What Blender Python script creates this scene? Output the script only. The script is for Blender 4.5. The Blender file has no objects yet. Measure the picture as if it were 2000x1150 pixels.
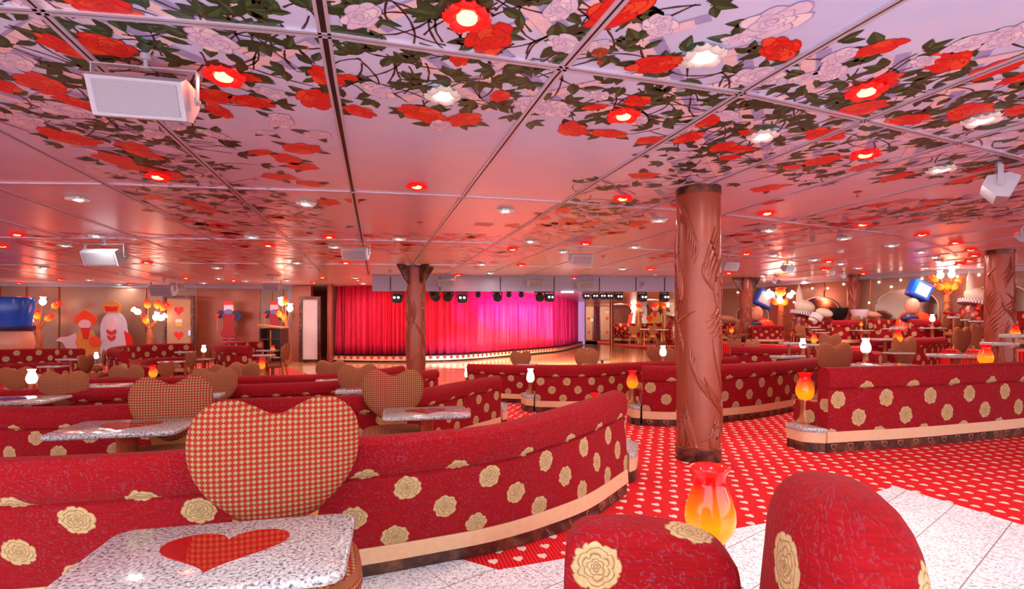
import bpy, math, random
from mathutils import Vector, Matrix
PI = math.pi
rnd = random.Random(7)
SC = bpy.context.scene
COL = SC.collection
H, Y0, F, CZ = 1.25, 632.0, 1000.0, 2.5      # camera height, horizon row, focal length in px, ceiling height

# ------------------------------------------------------------------ camera
cam = bpy.data.cameras.new('camera'); cam.sensor_width = 36; cam.lens = 18.0
cam.shift_y = (Y0 - 575) / 2000; cam.clip_end = 200; cam.clip_start = .02
co = bpy.data.objects.new('camera', cam); COL.objects.link(co)
co.location = (0, 0, H); co.rotation_euler = (PI/2, 0, 0); SC.camera = co

def P(px, py, D): return Vector(((px-1000)/F*D, D, H-(py-Y0)/F*D))
def PC(px, py):
    D = (CZ-H)*F/(Y0-py); return Vector(((px-1000)/F*D, D, CZ))
def PT(px, py, z):
    D = (H-z)*F/(py-Y0); return Vector(((px-1000)/F*D, D, z))

# ------------------------------------------------------------------ node helpers
class NT:
    def __init__(s, name):
        s.m = bpy.data.materials.new(name); s.m.use_nodes = True
        s.t = s.m.node_tree; s.b = s.t.nodes['Principled BSDF']
    def n(s, typ, **kw):
        x = s.t.nodes.new(typ)
        for k, v in kw.items(): setattr(x, k, v)
        return x
    def put(s, v, sock):
        if hasattr(v, 'is_output'): s.t.links.new(v, sock)
        elif isinstance(v, (tuple, list)) and len(v) == 3 and sock.type == 'RGBA': sock.default_value = (*v, 1)
        else: sock.default_value = v
    def M(s, op, a, b=0.0, c=None, clamp=False):
        x = s.n('ShaderNodeMath', operation=op, use_clamp=clamp)
        s.put(a, x.inputs[0]); s.put(b, x.inputs[1])
        if c is not None: s.put(c, x.inputs[2])
        return x.outputs[0]
    def mix(s, f, a, b, blend='MIX'):
        x = s.n('ShaderNodeMix', data_type='RGBA', blend_type=blend)
        s.put(f, x.inputs[0]); s.put(a, x.inputs[6]); s.put(b, x.inputs[7]); return x.outputs[2]
    def uv(s): return s.n('ShaderNodeTexCoord').outputs['UV']
    def objc(s): return s.n('ShaderNodeTexCoord').outputs['Object']
    def sep(s, v):
        x = s.n('ShaderNodeSeparateXYZ'); s.put(v, x.inputs[0]); return x.outputs[0], x.outputs[1], x.outputs[2]
    def comb(s, a, b, c=0.0):
        x = s.n('ShaderNodeCombineXYZ'); s.put(a, x.inputs[0]); s.put(b, x.inputs[1]); s.put(c, x.inputs[2]); return x.outputs[0]
    def noise(s, vec, scale, detail=2.0, rough=.5, dist=0.0):
        x = s.n('ShaderNodeTexNoise'); s.put(vec, x.inputs['Vector']); x.inputs['Scale'].default_value = scale
        x.inputs['Detail'].default_value = detail; x.inputs['Roughness'].default_value = rough
        x.inputs['Distortion'].default_value = dist; return x.outputs[0]
    def ramp(s, f, stops, interp='LINEAR'):
        x = s.n('ShaderNodeValToRGB'); x.color_ramp.interpolation = interp; s.put(f, x.inputs[0])
        e = x.color_ramp.elements
        while len(e) < len(stops): e.new(.5)
        for i, (p, c) in enumerate(stops): e[i].position = p; e[i].color = (*c, 1)
        return x.outputs[0]
    def bump(s, h, strength=.3, dist=.01):
        x = s.n('ShaderNodeBump'); x.inputs['Strength'].default_value = strength; x.inputs['Distance'].default_value = dist
        s.put(h, x.inputs['Height']); s.t.links.new(x.outputs[0], s.b.inputs['Normal'])
    def base(s, c, rough=.5, metal=0.0, spec=.5):
        s.put(c, s.b.inputs['Base Color']); s.put(rough, s.b.inputs['Roughness']); s.b.inputs['Metallic'].default_value = metal
        s.b.inputs['Specular IOR Level'].default_value = spec
        return s

def plain(name, c, rough=.5, metal=0.0, var=.12, scale=14, spec=.5, em=None, ems=0, bump=0):
    t = NT(name); n = t.noise(t.objc(), scale, 3)
    lo = tuple(x*(1-var) for x in c); hi = tuple(min(1, x*(1+var)) for x in c)
    t.base(t.mix(n, lo, hi), rough, metal, spec)
    if em: t.b.inputs['Emission Color'].default_value = (*em, 1); t.b.inputs['Emission Strength'].default_value = ems
    if bump: t.bump(n, bump, .01)
    return t.m

def rose_fabric():
    t = NT('rose_fabric'); uv = t.uv(); u, v, _ = t.sep(uv)
    PU, PV = .44, .14
    row = t.M('FLOOR', t.M('DIVIDE', v, PV))
    uu = t.M('ADD', t.M('DIVIDE', u, PU), t.M('MULTIPLY', row, .43))
    blank = t.M('SUBTRACT', 1.0, t.M('MULTIPLY', t.M('GREATER_THAN', row, 4.5), t.M('LESS_THAN', row, 6.5)))
    cx = t.M('MULTIPLY', t.M('SUBTRACT', t.M('FRACT', uu), .5), PU)
    cy = t.M('MULTIPLY', t.M('SUBTRACT', t.M('FRACT', t.M('DIVIDE', v, PV)), .5), PV)
    cell = t.M('ADD', t.M('FLOOR', uu), t.M('MULTIPLY', row, 3.7))
    wob = t.noise(uv, 22, 2)
    r = t.M('SQRT', t.M('ADD', t.M('MULTIPLY', cx, cx), t.M('MULTIPLY', cy, cy)))
    r = t.M('ADD', r, t.M('MULTIPLY', t.M('SUBTRACT', wob, .5), .022))
    a = t.M('ADD', t.M('ADD', t.M('ARCTAN2', cy, cx), cell), t.M('MULTIPLY', t.noise(uv, 30, 1), 1.1))
    R0 = .069
    lines = None; mask = None
    for k, (rr, n, ph, amp) in enumerate([(1, 8, .3, .10), (.74, 6, 1.1, .14), (.53, 6, .2, .18), (.35, 5, 2., .2), (.19, 4, .9, .22), (.08, 3, .1, .2)]):
        lob = t.M('ABSOLUTE', t.M('SINE', t.M('ADD', t.M('MULTIPLY', a, n/2), ph + k*.4)))
        edge = t.M('MULTIPLY', t.M('ADD', t.M('MULTIPLY', t.M('POWER', lob, .55), amp*1.5), 1-amp*1.5), rr*R0)
        d = t.M('SUBTRACT', edge, r)
        if k == 0:
            mask = t.M('MULTIPLY', d, 900, clamp=True)
        ad = t.M('ABSOLUTE', t.M('SUBTRACT', d, .001))
        ln = t.M('SUBTRACT', 1.0, t.M('DIVIDE', ad, .0034), clamp=True)
        lines = ln if lines is None else t.M('MAXIMUM', lines, ln)
    shade = t.noise(uv, 55, 2)
    gold = t.mix(shade, (.38, .22, .08), (.62, .45, .22))
    gold = t.mix(t.M('MULTIPLY', lines, .8), gold, (.11, .06, .035))
    # red chenille ground with a faint blue-grey scrollwork
    streak = t.noise(t.comb(t.M('MULTIPLY', u, 14), t.M('MULTIPLY', v, 160)), 1.0, 3)
    red = t.mix(streak, (.14, .002, .004), (.37, .005, .009))
    wv = t.n('ShaderNodeTexWave', wave_type='RINGS', rings_direction='Z'); t.put(uv, wv.inputs['Vector'])
    wv.inputs['Scale'].default_value = 9; wv.inputs['Distortion'].default_value = 16; wv.inputs['Detail'].default_value = 2; wv.inputs['Detail Scale'].default_value = 2.2
    sc = t.M('MULTIPLY', t.M('GREATER_THAN', wv.outputs['Fac'], .80), t.M('GREATER_THAN', t.noise(uv, 130, 1), .50))
    sc = t.M('MULTIPLY', sc, t.M('MULTIPLY', t.noise(uv, 5, 1), .75))
    red = t.mix(sc, red, (.19, .06, .09))
    t.base(t.mix(t.M('MULTIPLY', mask, blank), red, gold), .8, 0, .1)
    t.b.inputs['Sheen Weight'].default_value = .04; t.b.inputs['Sheen Tint'].default_value = (1, .35, .3, 1)
    t.bump(streak, .25, .004)
    return t.m

def check_fabric():
    t = NT('check_fabric'); uv = t.uv(); u, v, _ = t.sep(uv)
    S = 1/.0138
    a = t.M('MULTIPLY', t.M('ADD', u, v), S*.7071); b = t.M('MULTIPLY', t.M('SUBTRACT', u, v), S*.7071)
    par = t.M('FLOORED_MODULO', t.M('ADD', t.M('FLOOR', a), t.M('FLOOR', b)), 2.0)
    # diamonds arranged in vertical files: alternate files of gold and red
    file = t.M('FLOORED_MODULO', t.M('FLOOR', t.M('ADD', t.M('MULTIPLY', t.M('ADD', a, b), .5), 0.0)), 2.0)
    fa = t.M('ABSOLUTE', t.M('SUBTRACT', t.M('FRACT', a), .5)); fb = t.M('ABSOLUTE', t.M('SUBTRACT', t.M('FRACT', b), .5))
    ed = t.M('GREATER_THAN', t.M('MAXIMUM', fa, fb), .415)
    c = t.mix(par, (.36, .004, .010), (.37, .22, .08))
    c = t.mix(t.M('MULTIPLY', ed, .75), c, (.09, .04, .035))
    nz = t.noise(uv, 400, 1); c = t.mix(t.M('MULTIPLY', nz, .25), c, (.2, .08, .03))
    t.base(c, .85, 0, .1); t.bump(t.M('SUBTRACT', 1.0, t.M('MAXIMUM', fa, fb)), .35, .006)
    return t.m

def carpet():
    t = NT('heart_carpet'); x, y, _ = t.sep(t.objc()); an = math.radians(14)
    ca, sa = math.cos(an), math.sin(an)
    X = t.M('ADD', t.M('MULTIPLY', x, ca), t.M('MULTIPLY', y, sa)); Y = t.M('SUBTRACT', t.M('MULTIPLY', y, ca), t.M('MULTIPLY', x, sa))
    PU, PV = .135, .112
    row = t.M('FLOOR', t.M('DIVIDE', Y, PV))
    uu = t.M('ADD', t.M('DIVIDE', X, PU), t.M('MULTIPLY', t.M('FLOORED_MODULO', row, 2.0), .38))
    hx = t.M('ABSOLUTE', t.M('DIVIDE', t.M('MULTIPLY', t.M('SUBTRACT', t.M('FRACT', uu), .5), PU), .027))
    hy = t.M('DIVIDE', t.M('MULTIPLY', t.M('SUBTRACT', t.M('FRACT', t.M('DIVIDE', Y, PV)), .45), PV), .027)
    # heart: x^2 + (y - .7 sqrt|x|)^2 < 1
    q = t.M('SUBTRACT', hy, t.M('MULTIPLY', t.M('SQRT', hx), .7))
    q = t.M('ADD', t.M('MULTIPLY', hx, hx), t.M('MULTIPLY', q, q))
    gn = t.sep(t.n('ShaderNodeNewGeometry').outputs['Normal'])[2]
    mask = t.M('MULTIPLY', t.M('LESS_THAN', q, .95), t.M('GREATER_THAN', gn, .5))
    rib = t.M('ADD', t.M('MULTIPLY', t.M('SINE', t.M('MULTIPLY', X, 2*PI/.021)), .5), .5)
    red = t.mix(rib, (.46, .006, .008), (.86, .028, .034))
    c = t.mix(mask, red, (.82, .62, .50))
    t.base(c, .9, 0, .1); t.bump(rib, .4, .004)
    return t.m

def granite(name='granite', sc=1.0):
    t = NT(name); o = t.objc()
    a = t.noise(o, 95*sc, 4, .6, .2); b = t.noise(o, 160*sc, 3, .7)
    c = t.ramp(a, [(.36, (.06, .05, .05)), (.43, (.30, .27, .26)), (.50, (.42, .40, .38)), (.66, (.64, .62, .61))])
    c = t.mix(t.M('MULTIPLY', t.M('LESS_THAN', b, .38), .45), c, (.12, .09, .085))
    t.base(c, .12, 0, .5)
    return t.m

def tiles():
    t = NT('granite_tiles'); x, y, _ = t.sep(t.objc()); an = math.radians(38)
    ca, sa = math.cos(an), math.sin(an)
    X = t.M('ADD', t.M('MULTIPLY', x, ca), t.M('MULTIPLY', y, sa)); Y = t.M('SUBTRACT', t.M('MULTIPLY', y, ca), t.M('MULTIPLY', x, sa))
    gy = t.M('ABSOLUTE', t.M('SUBTRACT', t.M('FRACT', t.M('DIVIDE', Y, .30)), .5))
    gx = t.M('ABSOLUTE', t.M('SUBTRACT', t.M('FRACT', t.M('DIVIDE', X, .42)), .5))
    g = t.M('MAXIMUM', t.M('GREATER_THAN', gy, .490), t.M('GREATER_THAN', gx, .4955))
    o = t.objc(); a = t.noise(o, 85, 4, .7)
    c = t.ramp(a, [(.38, (.16, .15, .15)), (.44, (.72, .71, .70)), (.56, (.97, .97, .97))])
    c = t.mix(g, c, (.25, .22, .21))
    t.base(c, .35, 0, .4)
    return t.m

def parquet():
    t = NT('parquet'); x, y, _ = t.sep(t.objc())
    br = t.n('ShaderNodeTexBrick'); t.put(t.objc(), br.inputs['Vector'])
    br.inputs['Scale'].default_value = 1; br.inputs['Brick Width'].default_value = .6; br.inputs['Row Height'].default_value = .12
    br.inputs['Mortar Size'].default_value = .003
    br.inputs['Color1'].default_value = (.74, .38, .15, 1); br.inputs['Color2'].default_value = (.85, .50, .24, 1); br.inputs['Mortar'].default_value = (.3, .1, .04, 1)
    t.base(br.outputs[0], .12, 0, .6)
    return t.m

def carved():
    t = NT('carved_copper'); n = t.noise(t.objc(), 5, 3); w = t.noise(t.objc(), 60, 2)
    t.base(t.mix(n, (.22, .040, .018), (.34, .068, .032)), .33, .15, .5); t.bump(w, .06, .01)
    return t.m

def band_metal():
    t = NT('mottled_bronze'); n = t.noise(t.objc(), 9, 4, .65)
    t.base(t.ramp(n, [(.35, (.045, .016, .012)), (.5, (.09, .035, .025)), (.68, (.24, .09, .045))]), .32, .4, .5)
    return t.m

def curtain_mat():
    t = NT('velvet_curtain'); x, y, z = t.sep(t.objc()); n = t.noise(t.comb(t.M('MULTIPLY', x, 3), t.M('MULTIPLY', y, 3), t.M('MULTIPLY', z, .6)), 6, 3)
    t.base(t.mix(n, (.45, .006, .03), (.86, .03, .13)), .5, 0, .3)
    t.b.inputs['Sheen Weight'].default_value = .05
    return t.m

def shade_glass(name, lo, hi, s1, s2, zmid=.1, zr=.16):
    # lit blown glass: colour blends up the shade, it gives off its own light
    t = NT(name); x, y, z = t.sep(t.objc())
    f = t.M('DIVIDE', t.M('SUBTRACT', z, zmid), zr, clamp=True)
    f = t.M('ADD', f, t.M('MULTIPLY', t.M('SUBTRACT', t.noise(t.objc(), 12, 2, .5, 1.), .5), .3), clamp=True)
    c = t.mix(f, lo, hi)
    t.base(c, .12, 0, .5)
    t.put(c, t.b.inputs['Emission Color']); t.put(t.M('ADD', t.M('MULTIPLY', t.M('SUBTRACT', 1.0, f), s1-s2), s2), t.b.inputs['Emission Strength'])
    return t.m

def emis(name, c, s):
    t = NT(name); n = t.noise(t.objc(), 8, 1)
    t.base(t.mix(n, c, tuple(x*.9 for x in c)), .4); t.b.inputs['Emission Color'].default_value = (*c, 1); t.b.inputs['Emission Strength'].default_value = s
    return t.m

def sky_paint():
    t = NT('painted_ceiling'); o = t.objc(); x, y, _ = t.sep(o)
    n1 = t.noise(o, .8, 4, .6); n2 = t.noise(o, 3, 3, .5)
    f = t.M('ADD', t.M('MULTIPLY', t.M('SUBTRACT', y, 2.6), .28), t.M('MULTIPLY', t.M('SUBTRACT', n1, .5), 1.2), clamp=True)
    # painted sky, lavender to rose pink with distance; that pink also holds red lamplight
    c = t.mix(f, t.mix(n2, (.50, .64, .98), (.74, .82, 1.0)), t.mix(n2, (.78, .60, .70), (.86, .70, .76)))
    t.base(c, .24, 0, .5)
    return t.m

M = {}
M['rose'] = rose_fabric(); M['check'] = check_fabric(); M['carpet'] = carpet(); M['granite'] = granite(); M['granite2'] = granite('granite_far', .6)
M['tiles'] = tiles(); M['parquet'] = parquet(); M['pillar'] = carved(); M['band'] = band_metal(); M['curtain'] = curtain_mat(); M['sky'] = sky_paint()
M['beige'] = plain('beige_plinth', (.68, .40, .22), .5, var=.12, scale=30)
M['wood'] = plain('orange_wood', (.50, .17, .045), .35, var=.25, scale=12)
M['copper'] = plain('copper', (.42, .13, .06), .3, .6, var=.4, scale=30, bump=.4)
M['inlay'] = plain('red_mirror_glass', (.33, .006, .004), .04, 0, var=.05, spec=.9)
M['red_glass'] = shade_glass('red_orange_glass', (1, .20, .008), (.85, .006, .006), 3.2, .75)
M['white_glass'] = emis('white_lit_glass', (1, .93, .84), 5)
M['bulb_red'] = shade_glass('red_bulb_glass', (1, .20, .008), (.9, .008, .006), 2.4, .8, .03, .2)
M['lampW'] = emis('white_lamp', (1, .98, .95), 4.5); M['petalW'] = emis('white_petal_glass', (.62, .55, .50), .25)
M['lampR'] = emis('red_lamp', (1, .25, .10), 7); M['petalR'] = emis('red_petal_glass', (.75, .012, .01), .45)
M['grey'] = plain('pale_grey_metal', (.42, .44, .50), .45, .1, var=.04)
M['alu'] = plain('aluminium', (.62, .64, .76), .3, .35, var=.05)
M['black'] = plain('black', (.008, .008, .009), .5, var=.1)
M['darkmetal'] = plain('dark_metal', (.03, .022, .02), .35, .5, var=.3)
M['lav'] = plain('lavender_panel', (.34, .32, .44), .35, 0, var=.04)
M['white'] = plain('white_paint', (.75, .70, .70), .5, var=.03)
M['heart'] = plain('red_paint', (.72, .02, .015), .5, var=.05)
M['cream'] = plain('cream_paint', (.80, .66, .45), .5, var=.05)
def grille():
    t = NT('speaker_grille'); x, y, z = t.sep(t.objc()); S = 1/.0066
    a = t.M('SUBTRACT', t.M('FRACT', t.M('ADD', t.M('MULTIPLY', x, S), t.M('MULTIPLY', t.M('FLOORED_MODULO', t.M('FLOOR', t.M('MULTIPLY', z, S)), 2.0), .5))), .5)
    b = t.M('SUBTRACT', t.M('FRACT', t.M('MULTIPLY', z, S)), .5)
    d = t.M('LESS_THAN', t.M('ADD', t.M('MULTIPLY', a, a), t.M('MULTIPLY', b, b)), .10)
    t.base(t.mix(d, (.42, .44, .50), (.03, .03, .035)), .45, .2); return t.m
M['grille'] = grille()
def wallmat(name, a, b, rough=.35, metal=.35):
    t = NT(name); n = t.noise(t.objc(), 1.4, 5, .6); n2 = t.noise(t.objc(), 90, 2)
    t.base(t.mix(n, a, b), t.M('ADD', t.M('MULTIPLY', n2, .2), rough-.1), metal); return t.m
M['wall'] = wallmat('bronze_wall', (.22, .11, .07), (.38, .21, .13))
M['wallred'] = wallmat('copper_red_wall', (.30, .07, .035), (.42, .12, .06))
M['walldark'] = plain('dark_brown_wall', (.10, .03, .02), .5)
M['tan'] = plain('tan_door', (.50, .27, .12), .4, .1, var=.08, scale=6)

# ------------------------------------------------------------------ mesh helper
class MB:
    def __init__(s): s.v = []; s.f = []; s.uv = []; s.mi = []
    def add(s, vs, fs, uvs=None, mi=0):
        o = len(s.v); s.v += [tuple(v) for v in vs]
        for k, f in enumerate(fs):
            s.f.append([i+o for i in f]); s.mi.append(mi)
            s.uv.append([uvs[i] for i in f] if uvs else [(vs[i][0], vs[i][2]) for i in f])
    def addf(s, vs, fs, fuv, mi=0):
        o = len(s.v); s.v += [tuple(v) for v in vs]
        for f, u in zip(fs, fuv): s.f.append([i+o for i in f]); s.uv.append(u); s.mi.append(mi)
    def box(s, c, d, mi=0, mat=None, bev=0):
        x, y, z = c; a, b, h = d[0]/2, d[1]/2, d[2]/2
        if bev:
            g = bev; vs = []
            for sx in (-1, 1):
                for sy in (-1, 1):
                    for sz in (-1, 1):
                        for k in range(3):
                            q = [a, b, h]; q = [q[i]-(g if i != k else 0) for i in range(3)]
                            vs.append(Vector((x+sx*q[0], y+sy*q[1], z+sz*q[2])))
            import bmesh
            bm = bmesh.new()
            for v in vs: bm.verts.new(v)
            r = bmesh.ops.convex_hull(bm, input=bm.verts)
            bm.verts.index_update()
            vv = [v.co.copy() for v in bm.verts]; ff = [[v.index for v in f.verts] for f in bm.faces]; bm.free()
        else:
            vv = [Vector((x+i*a, y+j*b, z+k*h)) for i in (-1, 1) for j in (-1, 1) for k in (-1, 1)]
            ff = [(0, 1, 3, 2), (4, 6, 7, 5), (0, 4, 5, 1), (2, 3, 7, 6), (0, 2, 6, 4), (1, 5, 7, 3)]
        if mat: vv = [mat @ v for v in vv]
        s.add(vv, ff, None, mi); return s
    def lathe(s, prof, n=24, mi=0, mat=None, c=(0, 0, 0), lobes=0, amp=0):
        vs = []; fs = []; m = len(prof)
        for i in range(n):
            a = 2*PI*i/n; k = 1 + (amp*abs(math.sin(a*lobes/2)) - amp/2 if lobes else 0)
            for (r, z) in prof:
                v = Vector((c[0]+r*k*math.cos(a), c[1]+r*k*math.sin(a), c[2]+z)); vs.append(mat @ v if mat else v)
        for i in range(n):
            j = (i+1) % n
            for q in range(m-1): fs.append((i*m+q, j*m+q, j*m+q+1, i*m+q+1))
        s.add(vs, fs, None, mi)
        for end, (r, z) in ((0, prof[0]), (m-1, prof[-1])):
            if r > 1e-5:
                ring = [vs[i*m+end] for i in range(n)]
                s.add(ring, [list(range(n))[::(-1 if end == 0 else 1)]], None, mi)
        return s
    def tube(s, pts, r, n=8, mi=0, taper=None):
        pts = [Vector(p) for p in pts]; vs = []; fs = []; m = len(pts)
        for i, p in enumerate(pts):
            d = (pts[min(i+1, m-1)]-pts[max(i-1, 0)]).normalized()
            up = Vector((0, 0, 1)) if abs(d.z) < .95 else Vector((1, 0, 0))
            a = d.cross(up).normalized(); b = d.cross(a).normalized()
            rr = r*(1+(taper-1)*i/(m-1)) if taper else r
            if isinstance(r, (list, tuple)): rr = r[i]
            for k in range(n):
                t = 2*PI*k/n; vs.append(p + a*rr*math.cos(t) + b*rr*math.sin(t))
        for i in range(m-1):
            for k in range(n): fs.append((i*n+k, i*n+(k+1) % n, (i+1)*n+(k+1) % n, (i+1)*n+k))
        fs.append(tuple(range(n))[::-1]); fs.append(tuple((m-1)*n+k for k in range(n)))
        s.add(vs, fs, None, mi); return s
    def prism(s, poly, z0, z1, mi=0, bev=0, flip=False):
        # vertical prism of a plan polygon (ccw)
        n = len(poly); vs = []; cx = sum(p[0] for p in poly)/n; cy = sum(p[1] for p in poly)/n
        rings = [(z0, 1), (z1, 1)] if not bev else [(z0, 1-bev), (z0+(z1-z0)*.3, 1), (z0+(z1-z0)*.7, 1), (z1, 1-bev)]
        for z, k in rings: vs += [(cx+(p[0]-cx)*k, cy+(p[1]-cy)*k, z) for p in poly]
        fs = []
        for q in range(len(rings)-1): fs += [(q*n+i, q*n+(i+1) % n, (q+1)*n+(i+1) % n, (q+1)*n+i) for i in range(n)]
        fs += [tuple(range(n))[::-1], tuple((len(rings)-1)*n+i for i in range(n))]
        s.add(vs, fs, [(v[0], v[1]) for v in vs], mi); return s
    def build(s, name, mats, parent=None, smooth=None, loc=None):
        me = bpy.data.meshes.new(name); me.from_pydata(s.v, [], s.f)
        if not isinstance(mats, (list, tuple)): mats = [mats]
        for m in mats: me.materials.append(M[m] if isinstance(m, str) else m)
        me.polygons.foreach_set('material_index', s.mi)
        ul = me.uv_layers.new(name='UVMap'); flat = [c for f in s.uv for p in f for c in (p[0], p[1])]
        ul.data.foreach_set('uv', flat); me.update()
        if smooth:
            me.polygons.foreach_set('use_smooth', [True]*len(me.polygons))
            me.set_sharp_from_angle(angle=math.radians(smooth))
        o = bpy.data.objects.new(name, me); COL.objects.link(o)
        if parent: o.parent = parent
        if loc is not None: o.location = loc
        return o

def tag(o, label=None, cat=None, group=None, kind=None):
    if label: o['label'] = label
    if cat: o['category'] = cat
    if group: o['group'] = group
    if kind: o['kind'] = kind
    return o
def empty(name, loc, label, cat, group=None, rz=0, sc=(1, 1, 1)):
    o = bpy.data.objects.new(name, None); COL.objects.link(o); o.location = loc; o.rotation_euler = (0, 0, rz); o.scale = sc
    o.empty_display_size = .1
    return tag(o, label, cat, group)
def dup(root, loc, rz=0, sc=(1, 1, 1), label=None, group=None):
    r = root.copy(); COL.objects.link(r); r.location = loc; r.rotation_euler = (0, 0, rz); r.scale = sc
    if label: r['label'] = label
    if group: r['group'] = group
    for ch in KIDS.get(root.name, []):
        c = ch.copy(); COL.objects.link(c); c.parent = r
        for g in KIDS.get(ch.name, []): d = g.copy(); COL.objects.link(d); d.parent = c
    return r
KIDS = {}
def reg(root):
    def walk(o):
        ks = [c for c in bpy.data.objects if c.parent == o]; KIDS[o.name] = ks
        for k in ks: walk(k)
    walk(root)
class Proto:
    """first placement moves the original, later ones copy it"""
    def __init__(s, root): s.root = root; s.used = False; reg(root)
    def place(s, loc, rz=0, sc=(1, 1, 1), label=None, group=None):
        if not s.used:
            s.used = True; r = s.root; r.location = loc; r.rotation_euler = (0, 0, rz); r.scale = sc
            if label: r['label'] = label
            if group: r['group'] = group
            return r
        return dup(s.root, loc, rz, sc, label, group)
def struct(o, label=None): o['kind'] = 'structure'; return o

def heart2d(n=48, w=1.0, h=1.0):
    pts = []
    for i in range(n):
        t = 2*PI*i/n
        x = 16*math.sin(t)**3; y = 13*math.cos(t)-5*math.cos(2*t)-2*math.cos(3*t)-math.cos(4*t)
        pts.append((x/32*w, (y+17)/29*h))
    return pts   # tip at (0,0), starts at the notch, clockwise
def heartback(w=.64, h=.51):
    half = [(0, .885), (.10, .895), (.25, .945), (.42, .99), (.55, 1.0), (.70, .985), (.84, .93), (.95, .84), (1.0, .70), (.985, .56), (.92, .43), (.80, .31), (.62, .20), (.40, .10), (.18, .025), (0, 0)]
    r = [(x*w/2, y*h) for x, y in half]; return r + [(-x, y) for x, y in r[::-1][1:-1]]
def catmull(pts, n=8):
    pts = [Vector(p) for p in pts]; out = []
    P_ = [pts[0]*2-pts[1]] + pts + [pts[-1]*2-pts[-2]]
    for i in range(1, len(P_)-2):
        a, b, c, d = P_[i-1:i+3]
        for k in range(n):
            t = k/n; out.append(.5*((2*b)+(c-a)*t+(2*a-5*b+4*c-d)*t*t+(3*b-a-3*c+d)*t**3))
    out.append(pts[-1]); return out

def polyface(mb, pts, z, mi=0):
    mb.add([(p[0], p[1], z) for p in pts], [list(range(len(pts)))], [(p[0], p[1]) for p in pts], mi)

# ================================================================== ROOM
# floor: carpet, granite tiles near the camera, parquet dance floor, raised tiers on the right
mb = MB(); mb.box((0, 18, -.15), (70, 60, .3)); struct(mb.build('floor', 'carpet'))
gr = [(3.14+.9, 3.14-3.0), (3.14, 3.14), (2.91, 3.906), (1.6, 3.2), (.285, 2.717), (-.065, 2.588), (-.256, 2.70), (-1.0, 2.55), (-3.5, 2.0), (-4, -3), (4.04, -3)]
mb = MB(); mb.prism(gr[::-1], 0, .006); mb.prism([(p[0], p[1]) for p in [(2.9, 3.92), (3.14, 3.14), (3.16, 3.14), (2.925, 3.94)]][::-1], 0, .008, 0)
o = mb.build('floor', 'tiles'); struct(o)
df = [PT(x, y, 0) for x, y in [(560, 716), (640, 745), (700, 762), (860, 790), (1100, 765), (1330, 735), (1330, 694), (1200, 676), (1150, 671)]]
df = [(p.x, p.y) for p in df] + [(1.0, 33), (-10, 24)]
mb = MB(); mb.prism(df, 0, .006); struct(mb.build('floor', 'parquet'))
def pl(px, D): return ((px-1000)/F*D, D)
t1 = [pl(1330, 8.2), pl(2050, 8.2), (14, 8.2), (14, 20), pl(1330, 20)]
mb = MB(); mb.prism(t1, 0, .3); struct(mb.build('floor', 'carpet'))
t2 = [pl(1395, 13.0), pl(1450, 12.4), pl(1550, 11.3), pl(1600, 11.0), pl(1850, 9.9), pl(2060, 8.9), (14, 9), (14, 19), pl(1380, 19)]
mb = MB(); mb.prism(t2, .3, .75); struct(mb.build('floor', 'carpet'))

# walls
LW = [(-24, 13.6), (-15.8, 15.8), pl(575, 17.2)]
RW = [pl(1337, 27), (6.97, 17.0), (8.0, 16.0), (9.07, 13.4), (11.2, 11.2), (13.2, 9.2), (15, 7)]
def wall(name, pts, m, th=.15, z0=0, z1=CZ, panels=None):
    mb = MB()
    for (a, b) in zip(pts, pts[1:]):
        a = Vector((*a, 0)); b = Vector((*b, 0)); d = (b-a); n = Vector((-d.y, d.x, 0)).normalized()
        if n.y < 0: n = -n
        mb.prism([(a.x, a.y), (b.x, b.y), (b.x+n.x*th, b.y+n.y*th), (a.x+n.x*th, a.y+n.y*th)], z0, z1)
    o = mb.build(name, m); return struct(o)
wall('wall_left', LW, 'wall'); wall('wall_right', RW, 'wall')
wall('wall_back', [pl(560, 18.6), (-6, 40), (16, 40), (16, 26)], 'wallred')
wall('wall_side', [(-24, 13.6), (-24, -2)], 'wall'); 
def ray_wall(px, pts, off=0.0):
    dx = (px-1000)/F
    for (a, b) in zip(pts, pts[1:]):
        ax, ay = a; bx, by = b; den = (bx-ax) - dx*(by-ay)
        if abs(den) < 1e-9: continue
        t = (dx*ay-ax)/den
        if -.02 <= t <= 1.02:
            y = ay+t*(by-ay); n = Vector((-(by-ay), bx-ax, 0)).normalized()
            if n.y > 0: n = -n
            return Vector((dx*y, y, 0))+n*off, n
    return Vector((dx*17, 17, 0)), Vector((0, -1, 0))
def on_wall(px, py, pts, off=0.0):
    p, n = ray_wall(px, pts, 0); p = p+n*off; D = p.y
    return Vector(((px-1000)/F*D if abs(n.x) < .3 else p.x, D, H-(py-Y0)/F*D)), n
# pilasters, cornices, wall panel joints
k = 1
def trim(mb, m): 
    global k
    o = mb.build('trim_%d' % k, m); k += 1; return struct(o)
for pts in (LW, RW[1:]):
    mb = MB()
    for a, b in zip(pts, pts[1:]):
        a = Vector((*a, 0)); b = Vector((*b, 0)); n = Vector((-(b-a).y, (b-a).x, 0)).normalized(); n = -n if n.y > 0 else n
        q = n*.12; mb.prism([(a+q).to_2d(), (b+q).to_2d(), b.to_2d(), a.to_2d()], CZ-.10, CZ-.001)
    trim(mb, 'grey')
mb = MB()
for px in (0, 52, 115, 285, 320, 385, 507, 531, 553):
    p, n = on_wall(px, 600, LW, .015); mb.box((p.x, p.y, 1.2), (.03, .03, 2.4))
for px in (1445, 1478, 1565, 1610, 1700, 1757, 1822, 1890, 1935, 1978):
    p, n = on_wall(px, 600, RW, .01); mb.box((p.x, p.y, 1.2), (.02, .02, 2.4))
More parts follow.
